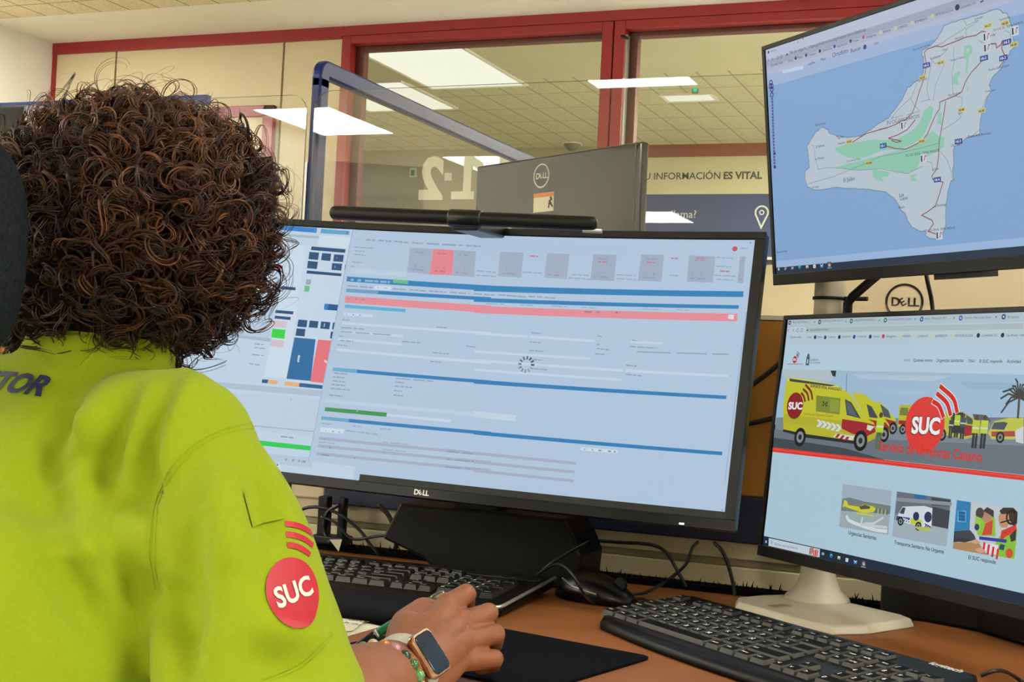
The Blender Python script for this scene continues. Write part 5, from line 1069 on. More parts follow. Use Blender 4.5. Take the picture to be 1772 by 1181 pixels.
S.poly([(-262.3,-16.4),(170.2,-15.5),(237.7,-15.9),(238.3,-21.1),(170.9,-20.6),(-261.6,-22.3)], 'e2382f'); S.poly([(-261.9,-18.3),(170.5,-17.3),(237.9,-17.6),(238,-18.2),(170.5,-17.8),(-261.8,-19)], 'f0665c')
# page foot
S.poly([*[(-261.6,-22.3),(170.9,-20.6),(238.3,-21.1)], (260, -131), (-258, -131)], 'b0cfe0')
T1 = [(-111.7,-50.4),(-23.8,-50.1),(-21.8,-100.4),(-110,-101.6)]; S.poly(T1, 'a9b9c2')
S.poly([(-111.7,-50.4),(-23.8,-50.1),(-23,-65),(-49.8,-63.5),(-69.1,-67.7),(-93.5,-64.7),(-109.8,-69.8)], 'a4b4c4'); S.poly([(-109.7,-68.2),(-96.9,-65.1),(-69.2,-67.1),(-49.2,-67.1),(-22.6,-67.1),(-22.4,-76.6),(-109.7,-82.5)], '75828a'); S.poly([(-109.7,-82.5),(-22.4,-76.6),(-21.8,-100.4),(-110,-101.6)], '9fb0b4')
S.line([(v.x, v.y) for v in spline([(*v, 0) for v in [(-98.3,-87.9),(-92.3,-92.3),(-71.3,-95.3),(-44.3,-97.4),(-25,-96.5)]], 5)], 4, 'd9e2e4'); S.line([(-69.4,-86.3),(-70.8,-94.2),(-45,-93.2),(-25.6,-92.3)], 3, 'c8d4d6'); S.line([(-65,-92.4),(-48.7,-90.4),(-33.7,-82.2)], 2.4, 'ccd6d8')
YH = 'd2d038'
S.poly([(-106.7,-69.4),(-101.4,-69.5),(-96.7,-74.4),(-78.2,-74.2),(-68.7,-70.1),(-51.8,-71.3),(-47.5,-73.4),(-50.8,-77.3),(-67,-80.6),(-80.7,-79.3),(-98.3,-77.7),(-104.8,-76.2)], YH); S.poly([(-77.5,-74.1),(-68.6,-70.9),(-57.7,-71.9),(-58.6,-74.6),(-74.3,-77)], '4d5550'); S.line([(-92,-73.9),(-73.7,-70.2),(-52,-70.4),(-37.4,-69.3)], 1.4, '8a8e3c'); S.line([(-80.3,-82.1),(-50.1,-81.9)], 1.6, YH); S.line([(-104.8,-70.3),(-106.1,-77.2)], 2.2, YH)
for i in range(7): p = (-47.4,-78.4); S.rect(p[0] + i * 3.2, p[1], p[0] + i * 3.2 + 1.8, p[1] + 6, ('5a6468', 'b0b840')[i % 2])
S.text('Urgencias Sanitarias', (-92,-108.5), '2c363c', (-41.5,-108.5), None, .015)
S.poly([(-14.9,-49.9),(71.8,-49.8),(72.2,-101),(-14.7,-101.1)], '8a97a2'); S.poly([(-14.9,-49.9),(71.8,-49.8),(71.7,-62.9),(31.5,-62.2),(7.6,-64.4),(-13.5,-76.7)], '6a7280'); S.poly([(13.9,-50),(34.1,-50),(33.8,-53.8),(13.8,-55)], '2a6aa8'); S.poly([(41.6,-50.9),(71.9,-50.8),(71.6,-57.9),(42.9,-59.4)], '3d4650'); S.line([(-13.5,-58.7),(72.6,-55)], 4, '8d959e'); S.poly([(44.6,-60.8),(72.2,-62.2),(72.2,-81.9),(46.2,-81.1)], '39424a'); S.poly([(-14.5,-82.1),(72.8,-81.8),(72.2,-101),(-14.7,-101.1)], 'a4b4c0')
S.poly([(-3,-66),(31.4,-61.4),(44.5,-62.5),(46.3,-82.1),(31.9,-84.8),(-9.8,-82),(-8.7,-75.1)], 'd3dfe8'); S.poly([(-7,-73.8),(-2.8,-67),(2.4,-66.5),(0.5,-74)], '3a4650'); S.poly([(-10.6,-77.4),(11.1,-77),(11,-82.2),(-10.8,-82.1)], '2a468c'); S.poly([(12.1,-77.3),(30.8,-77.2),(30.5,-83.4),(12.3,-83.1)], 'c8cf3a'); S.disc((20.7,-74.2), 5, '22305a', 14); S.poly([(33.4,-65.1),(45.1,-62.4),(46.6,-84.1),(34.1,-83.5)], 'dbe5ec'); S.disc((39.6,-72.8), 6, '22305a', 14)
for i in range(4): S.line([(v[0] + i * 2.6, v[1] - .6 * i) for v in [(36.1,-80.6),(38.1,-82),(36.6,-83.9)]], 1.4, '2a3a6a')
for i in range(4): S.line([(v[0] + i * 3.6, v[1] - .5 * i) for v in [(-1,-78.4),(1.4,-79.8),(-0.4,-82.1)]], 1.6, 'dfe6ee')
wheel((25.9,-84.6), 5); wheel((-3.5,-82.5), 5); S.poly([(18.5,-85.5),(46.5,-83.5),(44.3,-88.4),(26.5,-88.6)], 'b8c060')
S.text('Transporte Sanitario No Urgente', (-10.3,-109), '2c363c', (69.4,-108.8), None, .015)
S.poly([(80.8,-49.9),(168,-49.7),(168.9,-100.9),(82.2,-101.6)], 'c6ccd2'); S.poly([(80.8,-49.9),(101.6,-49.9),(104.1,-81.5),(81.4,-83.2)], '2b7fb8'); S.poly([(83.8,-60.9),(96.4,-59.5),(97,-71.9),(84.4,-72.8)], '54b4dc'); S.poly([(81.4,-83.2),(104.6,-79.1),(111.2,-83.3),(114.6,-88.4),(82.1,-95)], '3a444e'); S.poly([(82.1,-95),(117.5,-89.9),(132.3,-101.4),(82.2,-101.6)], 'b08a5c')
for p in [(87.7,-62.5),(92.4,-62.6),(88.2,-66),(92.9,-66.1),(88.7,-69.5),(93.4,-69.4)]: S.rect(p[0] - 2.4, p[1] - 1.6, p[0] + 2.4, p[1] + 1.6, '1d5f98')
S.poly([(111,-63.4),(123.5,-57.1),(137.4,-62.3),(141.2,-81),(116.5,-83.2),(110,-71.3)], '8cc63a'); S.poly([(125.3,-69.5),(135.1,-64.5),(135.9,-79.8),(121.8,-82.6)], 'cf4a34'); S.disc((126.2,-61.3), 7.5, 'b98a6a', 14); S.poly([(118.4,-58.3),(125.5,-52.4),(135.1,-55.2),(136.1,-62.4),(129.7,-59.7),(122.3,-57.8)], '3a3a3c'); S.disc((115.9,-59.9), 6, '4a4444', 12); S.poly([(110,-63.5),(117.9,-64.6),(119,-78.1),(111.6,-77)], '9ace48'); S.disc((113.7,-74.8), 3.6, '26406a', 10)
S.poly([(149.6,-76.1),(163.8,-68.7),(169.5,-70.2),(169.3,-100.3),(137.5,-100.7),(143,-84.6)], '86c43a'); S.poly([(148.1,-74.4),(167.1,-65.4),(168.8,-72.2),(155.1,-79.2),(147.8,-85.9)], 'd8382e'); S.poly([(160,-77.7),(167.8,-70.1),(168.5,-81.3),(162.8,-83.9)], '2c3036'); S.poly([(142.2,-59.8),(144.8,-56.1),(156.6,-52.8),(159.3,-63.5),(155.2,-70.1),(147.6,-71),(143.8,-67.3)], 'c69270'); S.poly([(142.8,-54.4),(147.4,-50.6),(161.2,-49.3),(167.5,-53.1),(168.2,-64.4),(163.7,-67.7),(157.3,-61.9),(155.8,-56),(145.8,-57.5)], '3b2a24'); S.ring((160,-59.3), 6.5, 2.2, '1c1c20'); S.line([(159.1,-62),(153,-63.9),(146.2,-66.2)], 1.4, '1c1c20')
S.poly([(124.1,-90),(146.2,-89),(145.1,-99.6),(124,-98.7)], 'e6e2e4')
for i in range(4): S.line([(v[0] + i * 6.5, v[1] - i * 1.4) for v in [(126.7,-89.7),(126.2,-98.8)]], 3, 'cf3038')
S.line([(119.5,-85.4),(155.8,-83.9)], 3.4, '2a3fa0'); S.poly([(104.1,-90.7),(114.4,-87.4),(121.5,-89.8),(113.8,-92.4)], 'd0a488'); S.poly([(113.3,-98.3),(122.1,-94.7),(130.6,-98.2),(122.2,-100.9)], 'd0a488'); S.poly([(81.7,-88.7),(110.6,-88.9),(98.9,-92.8),(81.9,-93.7)], '2c3640'); S.disc((161.9,-95.4), 5, 'd8502e', 12); S.poly([(148.6,-87.7),(155,-88),(154,-93.6),(147.3,-93.2)], '26406a')
S.text('El SUC responde', (105.9,-109.1), '2c363c', (145.1,-108.8), None, .015)
# task bar
S.rect(-260, -144, 260, -132, '12283f'); S.poly([(-248.5,-133.3),(-141.7,-133),(-140.7,-142.9),(-247.4,-143.2)], 'c4d5e1'); S.text('Escribe aquí para buscar', (-234.7,-140.6), '6a7a86', (-184.6,-139.4)); S.ring((-240.9,-138), 1.8, .6, '4a5a66', n=10)
for p, c in ((-159.3,-138.2), 'b0342c'), ((-151.6,-139.4), 'd8402f'), ((-156.8,-135.6), '7a4a34'), ((-147.4,-138.4), 'c23a34'): S.rect(p[0] - 2.4, p[1] - 4, p[0] + 2.4, p[1] + 4, c); S.rect(p[0] - .5, p[1] - 4, p[0] + .5, p[1] + 4, 'e8d8c8')
tb = [(-253.6,-138.8),(-240.9,-138),(-135,-137.7),(-119.1,-137.7),(-104.1,-138.1),(-89,-138.5),(-73.5,-138.9),(-58.4,-138.4)]
taskbar(S, tb[:1]); taskbar(S, tb[2:], 2)
o = S.build(web_monitor, M_screen)
bmq = bmesh.new(); bmq.from_mesh(o.data)
bmesh.ops.delete(bmq, geom=[v for v in bmq.verts if v.co.x > .2605], context='VERTS')
bmq.to_mesh(o.data); bmq.free()

# ---------------------------------------------------------------- the person at the desk
M_skin = mat('skin', '8f5838', .5, noise=(45, .10), bump=(160, .25), sss=.12)
M_shirt = mat('yellow_green_jersey', '8ea015', .8, spec=.1, noise=(300, .03), bump=(700, .10), sheen=.1)
M_hair_in = mat('hair_shadow', '140906', .8, spec=.1)
M_print_navy = mat('navy_shirt_print', '16204a', .6); M_print_red = mat('red_shirt_print', 'b5122a', .55); M_print_white = mat('white_shirt_print', 'd8d6cc', .6)

def evaluated(o):
    dg = bpy.context.evaluated_depsgraph_get(); dg.update()
    return bpy.data.meshes.new_from_object(o.evaluated_get(dg))
def fuse(b, voxel, smooth=6, fac=.5, name='body'):
    """grows the overlapping shapes collected in b into one continuous skin"""
    me = bpy.data.meshes.new(name); b.bm.normal_update(); b.bm.to_mesh(me); b.bm.free()
    o = bpy.data.objects.new(name, me); COL.objects.link(o)
    r = o.modifiers.new('fuse', 'REMESH'); r.mode = 'VOXEL'; r.voxel_size = voxel; r.use_smooth_shade = True
    s = o.modifiers.new('smooth', 'SMOOTH'); s.factor = fac; s.iterations = smooth
    out = evaluated(o); bpy.data.objects.remove(o); bpy.data.meshes.remove(me)
    return out
def capsule(b, pts, radii, n=20, k=5):
    """tapering limb through the points with rounded ends"""
    P = [Vector(p) for p in spline(pts, k)] if len(pts) > 2 else [Vector(pts[0]).lerp(Vector(pts[1]), i / 6) for i in range(7)]
    m = len(P) - 1; rr = []
    for i in range(m + 1):
        t = i / m * (len(radii) - 1); j = min(int(t), len(radii) - 2); rr.append(radii[j] + (radii[j + 1] - radii[j]) * (t - j))
    d0 = (P[0] - P[1]).normalized(); d1 = (P[-1] - P[-2]).normalized()
    pre = [(P[0] + d0 * rr[0] * math.sin(a), rr[0] * math.cos(a)) for a in (1.45, 1.1, .7, .35)]
    post = [(P[-1] + d1 * rr[-1] * math.sin(a), rr[-1] * math.cos(a)) for a in (.35, .7, 1.1, 1.45)]
    Q = pre + list(zip(P, rr)) + post
    b.tube([q[0] for q in Q], [q[1] for q in Q], None, n)

# skeleton
SH_R, SH_L = Vector((-0.6201,0.8838,0.9458)), Vector((-0.9804,0.8992,0.9534))
NECK = Vector((-0.7618,0.9274,1.0059)); HEAD = Vector((-0.7458,0.9522,1.1413))
ELB, WRI = Vector((-0.4982,0.8462,0.7508)), Vector((-0.4993,1.0234,0.7714))
fx = (SH_R - SH_L); fx.z = 0; fx.normalize()          # towards the right shoulder
ff = Vector((-fx.y, fx.x, 0))                          # the way the chest faces
MID = (SH_R + SH_L) / 2
SEAT = .50

# torso rings: (forward, height, half width, half depth)
RINGS = [(-.12, SEAT - .02, .175, .120), (-.12, .60, .195, .130), (-.11, .70, .200, .128), (-.085, .80, .205, .125), (-.05, .89, .198, .116), (-.02, MID.z - .03, .185, .092), (.01, MID.z + .02, .135, .075), (.03, MID.z + .058, .082, .066), (.035, MID.z + .075, .066, .062)]
def ring(f, z, hw, hd, grow=0., n=40, lean=0.):
    c = MID + ff * f; out = []
    for i in range(n):
        a = 2 * PI * i / n; ca, sa = math.cos(a), math.sin(a); e = .82
        x = (abs(ca) ** e) * (1 if ca >= 0 else -1) * (hw + grow); y = (abs(sa) ** e) * (1 if sa >= 0 else -1) * (hd + grow)
        p = c + fx * x + ff * y; out.append((p.x, p.y, z))
    return out

person = thing('person', 'person with curly brown hair in a yellow-green shirt, seen from behind', 'person', (MID.x - .05, MID.y - .2, 0))

# ---- one continuous body
b = MB()
b.loft([ring(*r_, grow=-.042) for r_ in RINGS])
capsule(b, [NECK - Vector((0, 0, .06)), NECK.lerp(HEAD, .45), HEAD], [.058, .055, .06])
face_dir = (ff * .96 + fx * .12).normalized(); side = Vector((face_dir.y, -face_dir.x, 0))
def hp(x, y, z): return HEAD + side * x + face_dir * y + Vector((0, 0, z))
def blob(c, r, sy=None):
    bm2 = MB(); bm2.ball((0, 0, 0), r, None, 20, 14); me = bpy.data.meshes.new('t'); bm2.bm.to_mesh(me); bm2.bm.free()
    n0 = len(b.bm.verts); b.bm.from_mesh(me); b.bm.verts.ensure_lookup_table(); bpy.data.meshes.remove(me)
    for v in b.bm.verts[n0:]: v.co = Vector(c) + side * v.co.x + face_dir * v.co.y + Vector((0, 0, v.co.z))
blob(hp(0, -.012, .012), (.074, .090, .088)); blob(hp(0, .028, -.050), (.056, .060, .068)); blob(hp(0, .062, -.088), (.026, .024, .022))
blob(hp(0, .092, -.022), (.013, .018, .024)); blob(hp(0, .104, -.034), (.014, .012, .011)); blob(hp(0, .083, -.062), (.024, .014, .009))
for s_ in (-1, 1):
    blob(hp(.033 * s_, .072, .008), (.020, .012, .012)); blob(hp(.036 * s_, .068, -.028), (.022, .022, .020)); blob(hp(.076 * s_, -.005, -.018), (.010, .020, .031)); blob(hp(.03 * s_, .080, .026), (.020, .010, .008))
# right arm
capsule(b, [SH_R - fx * .01, SH_R.lerp(ELB, .5) + fx * .012, ELB], [.040, .040, .042])
capsule(b, [ELB, ELB.lerp(WRI, .35) + Vector((0, 0, .008)), WRI.lerp(ELB, .12), WRI], [.042, .044, .031, .028], 24)
# left arm, bent to the desk
EL2 = SH_L - fx * .05 + ff * .03 + Vector((0, 0, -.27)); WR2 = Vector((MID.x - .20, 1.22, DZ + .035))
capsule(b, [SH_L + fx * .01, SH_L.lerp(EL2, .5) - fx * .01, EL2], [.040, .042, .042]); capsule(b, [EL2, EL2.lerp(WR2, .5), WR2], [.042, .040, .028])
capsule(b, [WR2, WR2 + Vector((.01, .06, -.008))], [.028, .034])
for i in range(4): q = WR2 + Vector((.034 - .021 * i, .075, -.012)); capsule(b, [q, q + Vector((.003, .035, .004)), q + Vector((.004, .058, -.012))], [.0098, .009, .008], 10)
q = WR2 + Vector((.03, .03, -.012)); capsule(b, [q, q + Vector((.028, .025, 0)), q + Vector((.034, .05, -.004))], [.012, .0105, .009], 10)
# seated legs
HIP = MID + ff * -.13
for s_ in (-1, 1):
    h_ = HIP + fx * .09 * s_; h_.z = SEAT + .03; k_ = h_ + ff * .40 + fx * .03 * s_; k_.z = SEAT + .03; a_ = k_ + ff * .04; a_.z = .10
    capsule(b, [h_, h_.lerp(k_, .5), k_], [.085, .075, .058]); capsule(b, [k_, k_.lerp(a_, .4) - ff * .01, a_], [.056, .054, .036]); capsule(b, [a_ + Vector((0, 0, -.04)), a_ + ff * .10 + Vector((0, 0, -.062)), a_ + ff * .17 + Vector((0, 0, -.072))], [.04, .036, .028])

# ---- right hand, closed round a pen: back of the hand, four bent fingers, thumb
H = {}
H['mcp'] = [Vector(p) for p in ((-0.5133,1.1335,0.8066), (-0.4975,1.1315,0.7937), (-0.4873,1.1209,0.7808), (-0.4837,1.1055,0.7662))]
H['pip'] = [Vector(p) for p in ((-0.5064,1.1619,0.8158), (-0.4844,1.167,0.7995), (-0.473,1.159,0.7825), (-0.4671,1.1446,0.7627))]
H['dip'] = [Vector(p) for p in ((-0.5124,1.1771,0.8014), (-0.4924,1.1835,0.785), (-0.4797,1.1739,0.7694), (-0.4732,1.1575,0.7537))]
H['tip'] = [Vector(p) for p in ((-0.522,1.1669,0.7952), (-0.5037,1.1725,0.7799), (-0.4908,1.1652,0.7663), (-0.4828,1.1515,0.7514))]
FR = [(.0118, .0098, .0088, .0078), (.0118, .0098, .0088, .0078), (.0112, .0094, .0084, .0074), (.0106, .0088, .0078, .007)]
hb = MB()
for i in range(4):
    m_, p_, d_2, t_ = H['mcp'][i], H['pip'][i], H['dip'][i], H['tip'][i]
    base_ = WRI.lerp(m_, .25)
    capsule(hb, [base_, m_], [.017, FR[i][0]], 14)
    capsule(hb, [m_, p_], [FR[i][0], FR[i][1]], 14); capsule(hb, [p_, d_2], [FR[i][1], FR[i][2]], 14); capsule(hb, [d_2, t_], [FR[i][2], FR[i][3]], 14)
    hb.ball(p_, FR[i][1] * 1.05, None, 12, 8); hb.ball(m_ + Vector((0, 0, .003)), FR[i][0] * .95, None, 12, 8)
    capsule(hb, [WRI.lerp(m_, .45) + Vector((0, 0, .0145)), m_ + Vector((0, 0, .0085))], [.0045, .0042], 10)
# palm block between wrist and knuckles
capsule(hb, [WRI, WRI.lerp(H['mcp'][1], .55), H['mcp'][1]], [.026, .021, .011], 20)
capsule(hb, [WRI, WRI.lerp(H['mcp'][2], .55), H['mcp'][2]], [.026, .021, .011], 20)
capsule(hb, [WRI + Vector((0, 0, -.004)), WRI.lerp(H['mcp'][3], .5) + Vector((0, .004, -.006)), H['mcp'][3]], [.024, .020, .010], 20)
capsule(hb, [WRI, WRI.lerp(H['mcp'][0], .5), H['mcp'][0]], [.022, .018, .011], 20)
T0, T1_, T2_, T3_ = Vector((-0.5127,1.0555,0.7837)), Vector((-0.532,1.0905,0.7951)), Vector((-0.5356,1.1321,0.8011)), Vector((-0.5281,1.1536,0.7976))
capsule(hb, [WRI.lerp(T0, .6), T0.lerp(T1_, .6), T1_], [.021, .019, .0150], 16); capsule(hb, [T1_, T2_], [.0150, .0130], 14); capsule(hb, [T2_, T3_], [.0130, .0105], 14)
capsule(hb, [T0.lerp(T1_, .5), H['mcp'][0].lerp(WRI, .35)], [.017, .016], 14)
capsule(hb, [WRI.lerp(ELB, .10), WRI], [.0295, .0275], 20)
hand_mesh = fuse(hb, .0016, 4, .5, 'hand')
body_mesh = fuse(b, .0045, 5, .5, 'body')
# weld both into one body: the fine hand is joined to the arm at the wrist
jb = MB(); jb.bm.from_mesh(body_mesh)
bmesh.ops.delete(jb.bm, geom=[v for v in jb.bm.verts if (v.co - WRI).length < .06 and (v.co - WRI).dot((WRI - ELB).normalized()) > -.004], context='VERTS')
jb.bm.from_mesh(hand_mesh)
for f in jb.bm.faces: f.smooth = True; f.material_index = 0
jb.mats = [M_skin]
for m_ in (hand_mesh, body_mesh): bpy.data.meshes.remove(m_)
body = jb.build('body', person)

# ---- polo shirt with a wide right sleeve
b = MB()
b.loft([ring(*r_) for r_ in RINGS])
SD = (ELB - SH_R).normalized()
capsule(b, [SH_R - fx * .060 + Vector((0, 0, .012)), SH_R - fx * .012 + Vector((0, 0, .006))], [.060, .060], 28)
sl = spline([SH_R - fx * .012, Vector((-0.5752,0.8601,0.8931)), Vector((-0.5457,0.841,0.8381)), Vector((-0.5236,0.8294,0.7967)), Vector((-0.5057,0.832,0.7646))], 6)
b.tube(sl, [.058 + .010 * min(1, i / 14) for i in range(len(sl))], None, 36)
b.tube([SH_L + fx * .03, SH_L.lerp(EL2, .3), SH_L.lerp(EL2, .72)], [.072, .075, .078], None, 28)
capsule(b, [NECK - Vector((0, 0, .095)) + ff * .01, (NECK - Vector((0, 0, .085))).lerp(SH_R, .55) + Vector((0, 0, .022)), SH_R + Vector((0, 0, -.004))], [.066, .058, .056], 28)
capsule(b, [NECK - Vector((0, 0, .075)), NECK + (HEAD - NECK) * .06], [.082, .068], 28)
shirt_mesh = fuse(b, .0048, 12, .5, 'shirt')
n = len(shirt_mesh.vertices); co = np.empty(n * 3, 'f4'); shirt_mesh.vertices.foreach_get('co', co); co = co.reshape(-1, 3)
no = np.empty(n * 3, 'f4'); shirt_mesh.vertex_normals.foreach_get('vector', no); no = no.reshape(-1, 3)
# folds of the cloth: long soft ridges (+) and furrows (-) between two points, with amplitude and width in metres
FOLDS = [
 (.009, .011, [(-0.6828,0.8999,1.0126), (-0.6922,0.8864,0.9664), (-0.6769,0.8614,0.9154)]), (-.011, .011, [(-0.6933,0.8957,1.0111), (-0.7048,0.8816,0.954), (-0.6834,0.859,0.906)]),
 (.009, .010, [(-0.6462,0.9038,1.0182), (-0.6526,0.8808,0.9713), (-0.6404,0.8543,0.9301)]), (-.011, .010, [(-0.6578,0.8992,1.0138), (-0.6638,0.8764,0.9638), (-0.6543,0.86,0.9083)]),
 (.009, .010, [(-0.6768,0.8616,0.9109), (-0.648,0.8526,0.8759), (-0.6306,0.8493,0.8567)]), (-.012, .011, [(-0.6887,0.8567,0.9139), (-0.6564,0.8493,0.8687), (-0.6326,0.8488,0.8424)]),
 (-.010, .016, [(-0.7319,0.8604,0.9296), (-0.7204,0.8555,0.8755), (-0.6822,0.8507,0.8245)]), (.008, .016, [(-0.7083,0.8589,0.9407), (-0.696,0.8545,0.8824), (-0.6581,0.8494,0.835)]),
 (-.009, .014, [(-0.7522,0.8535,0.8727), (-0.7074,0.8508,0.8453), (-0.6525,0.8526,0.7972)]), (.007, .014, [(-0.7377,0.8891,0.985), (-0.7271,0.8728,0.9434)]), (-.008, .013, [(-0.7512,0.8835,0.9891), (-0.753,0.8624,0.9373), (-0.7529,0.8528,0.8913)]),
 (-.012, .010, [(-0.6167,0.8332,0.8615), (-0.6077,0.8375,0.8358), (-0.5825,0.8381,0.7867)]), (.007, .014, [(-0.5798,0.8677,0.9494), (-0.5716,0.8504,0.9074), (-0.5547,0.8367,0.8675)]), (-.009, .013, [(-0.5919,0.8421,0.9106), (-0.5823,0.8255,0.866), (-0.5668,0.822,0.8218)]),
 (.006, .012, [(-0.5241,0.8175,0.836), (-0.4971,0.8285,0.8312), (-0.4792,0.8465,0.8333)]), (-.006, .012, [(-0.5274,0.8164,0.8234), (-0.5042,0.826,0.8164), (-0.4865,0.8439,0.8216)]), (-.006, .012, [(-0.5565,0.8554,0.956), (-0.5417,0.8514,0.9228), (-0.5288,0.8357,0.8955)])]
off = np.zeros(n)
ft = MB(); ft.bm.from_mesh(shirt_mesh); cloth = BVHTree.FromBMesh(ft.bm); ft.bm.free()
def on_cloth(p):
    h = cloth.ray_cast(Vector((0, 0, 1.03)), (Vector(p) - Vector((0, 0, 1.03))).normalized())
    return h[0] if h[0] is not None and (h[0] - Vector(p)).length < .2 else cloth.find_nearest(Vector(p))[0]
for am, wd, line in FOLDS:
    S_ = np.array([on_cloth(p) for p in spline(line, 12)]); m_ = len(S_)
    d2 = ((co[:, None, :] - S_[None]) ** 2).sum(2); k_ = d2.argmin(1)
    off += am * 2.1 * np.exp(-d2.min(1) / (2 * wd ** 2)) * np.clip(np.sin(PI * (k_ + .6) / (m_ + .2)), 0, 1) ** .6
rs = np.random.RandomState(5)
for k in range(14):
    w_ = rs.normal(size=3) * np.array([26, 26, 12]); off += .0011 * np.sin(co @ w_ + rs.uniform(0, 6))
off = np.clip(off, -.021, .017)
co = co + no * off[:, None]
shirt_mesh.vertices.foreach_set('co', co.astype('f4').ravel())
sb = MB(); sb.bm.from_mesh(shirt_mesh); bpy.data.meshes.remove(shirt_mesh)
bmesh.ops.smooth_vert(sb.bm, verts=sb.bm.verts, factor=.4, use_axis_x=True, use_axis_y=True, use_axis_z=True)
for f in sb.bm.faces: f.smooth = True; f.material_index = 0
sb.mats = [M_shirt]
sb.bm.normal_update()
tree = BVHTree.FromBMesh(sb.bm)
def print_on(flat, centre, axis, up, m, lift):
    """presses a flat motif (list of polygons in metres) on the cloth along an axis"""
    axis = Vector(axis).normalized(); up = Vector(up); up = (up - axis * up.dot(axis)).normalized(); rt = up.cross(axis) * -1
    for poly in flat:
        vs = []
        for x, y in poly:
            o = Vector(centre) + rt * x + up * y - axis * .3
            h = tree.ray_cast(o, axis)
            if h[0] is None: vs = None; break
            vs.append(sb.bm.verts.new(h[0] - axis * lift))
        if vs: sb.face(vs, m, True)
def fine_disc(r, k=10, n=36, c=(0, 0)):
    out = []
    for i in range(k):
        for j in range(n):
            a, d = 2 * PI * j / n, 2 * PI * (j + 1) / n; r0, r1 = r * i / k, r * (i + 1) / k
            q = [(c[0] + r0 * math.cos(a), c[1] + r0 * math.sin(a)), (c[0] + r1 * math.cos(a), c[1] + r1 * math.sin(a)), (c[0] + r1 * math.cos(d), c[1] + r1 * math.sin(d)), (c[0] + r0 * math.cos(d), c[1] + r0 * math.sin(d))]
            out.append(q if i else [q[0], q[1], q[2]])
    return out
def fine_text(t, size, bold=.0, align='CENTER', dx=0, dy=0, skew=0.):
    P, T = text_shape(t, bold, align); bm = bmesh.new(); V = [bm.verts.new((x, y, 0)) for x, y in P]
    for q in T:
        try: bm.faces.new([V[i] for i in q])
        except ValueError: pass
    for k in range(-30, 31):
        bmesh.ops.bisect_plane(bm, geom=bm.verts[:] + bm.edges[:] + bm.faces[:], plane_co=(k * .15, 0, 0), plane_no=(1, 0, 0), dist=1e-5)
    out = [[((v.co.x + skew * v.co.y) * size + dx, v.co.y * size + dy) for v in f.verts] for f in bm.faces]; bm.free()
    return out
def fine_arc(r, w, a0, a1, c=(0, 0), n=14):
    out = []
    for j in range(n):
        a, d = math.radians(a0 + (a1 - a0) * j / n), math.radians(a0 + (a1 - a0) * (j + 1) / n)
        out.append([(c[0] + s_ * math.cos(t), c[1] + s_ * math.sin(t)) for s_, t in ((r - w, a), (r + w, a), (r + w, d), (r - w, d))])
    return out
# sleeve badge: seen on the outer side of the sleeve
BC = Vector((-0.4984,0.8271,0.8671))
ax = (Vector((-.36, .93, -.02)) * .9 - fx * .55).normalized(); upb = -SD + Vector((.05, 0, .2))
print_on(fine_disc(.0215), BC, ax, upb, M_print_red, .0016)
print_on(fine_text('SUC', .0170, .028, dy=-.0058), BC, ax, upb, M_print_white, .0026)
for r_ in (.030, .037, .044): print_on(fine_arc(r_, .0019, 35, 75, (-.002, .0)), BC, ax, upb, M_print_red, .0012)
print_on([[(x / 6 * .026 - .013, y / 6 * .024 - .012), ((x + 1) / 6 * .026 - .013, y / 6 * .024 - .012), ((x + 1) / 6 * .026 - .013, (y + 1) / 6 * .024 - .012), (x / 6 * .026 - .013, (y + 1) / 6 * .024 - .012)] for x in range(6) for y in range(6)], Vector((-0.5512,0.8583,0.9224)), ax, upb, M_shirt, .0022)
# sewn seams: the armhole and the sleeve hem
def seam(pts, w, lift):
    P = spline(pts, 10); L = []
    for p in P:
        h = tree.ray_cast(Vector((0, 0, 1.03)), (p - Vector((0, 0, 1.03))).normalized())
        if h[0] is not None: L.append((h[0], h[1]))
    for s_ in (-1, 1):
        prev = None
        for i in range(len(L)):
            t = (L[min(i + 1, len(L) - 1)][0] - L[max(i - 1, 0)][0]).normalized(); sd = t.cross(L[i][1]).normalized(); c = L[i][0] + sd * s_ * w
            ring_ = [sb.bm.verts.new(c + sd * a + L[i][1] * q) for a, q in ((-.0014, -.001), (-.0007, lift), (.0007, lift), (.0014, -.001))]
            if prev:
                for k in range(3): sb.face([prev[k], prev[k + 1], ring_[k + 1], ring_[k]], M_shirt, True)
            prev = ring_
seam([(-0.5549,0.8554,0.9796), (-0.5753,0.8473,0.9733), (-0.595,0.8397,0.9605), (-0.6104,0.8339,0.941), (-0.6194,0.8309,0.9135), (-0.6215,0.8307,0.883), (-0.6164,0.8336,0.8528)], .0022, .0011)
seam([(-0.5401,0.8661,0.7872), (-0.5145,0.8762,0.8016), (-0.4931,0.8843,0.8254)], .0012, .0008)
# back print
zc = Vector((-0.7494,0.8735,0.9845)); axb = (ff * .9 + Vector((0, 0, -.25))).normalized()
print_on(fine_text('GESTOR', .0255, .035, 'RIGHT', skew=.18), zc, axb, (.02, 0, 1), M_print_navy, .0012)
print_on(fine_disc(.040), Vector((-0.8526,0.8656,0.9194)), ff, (0, 0, 1), M_print_red, .0012)
shirt = sb.build('shirt', person); shirt['label'] = 'yellow-green polo shirt with red round badge'
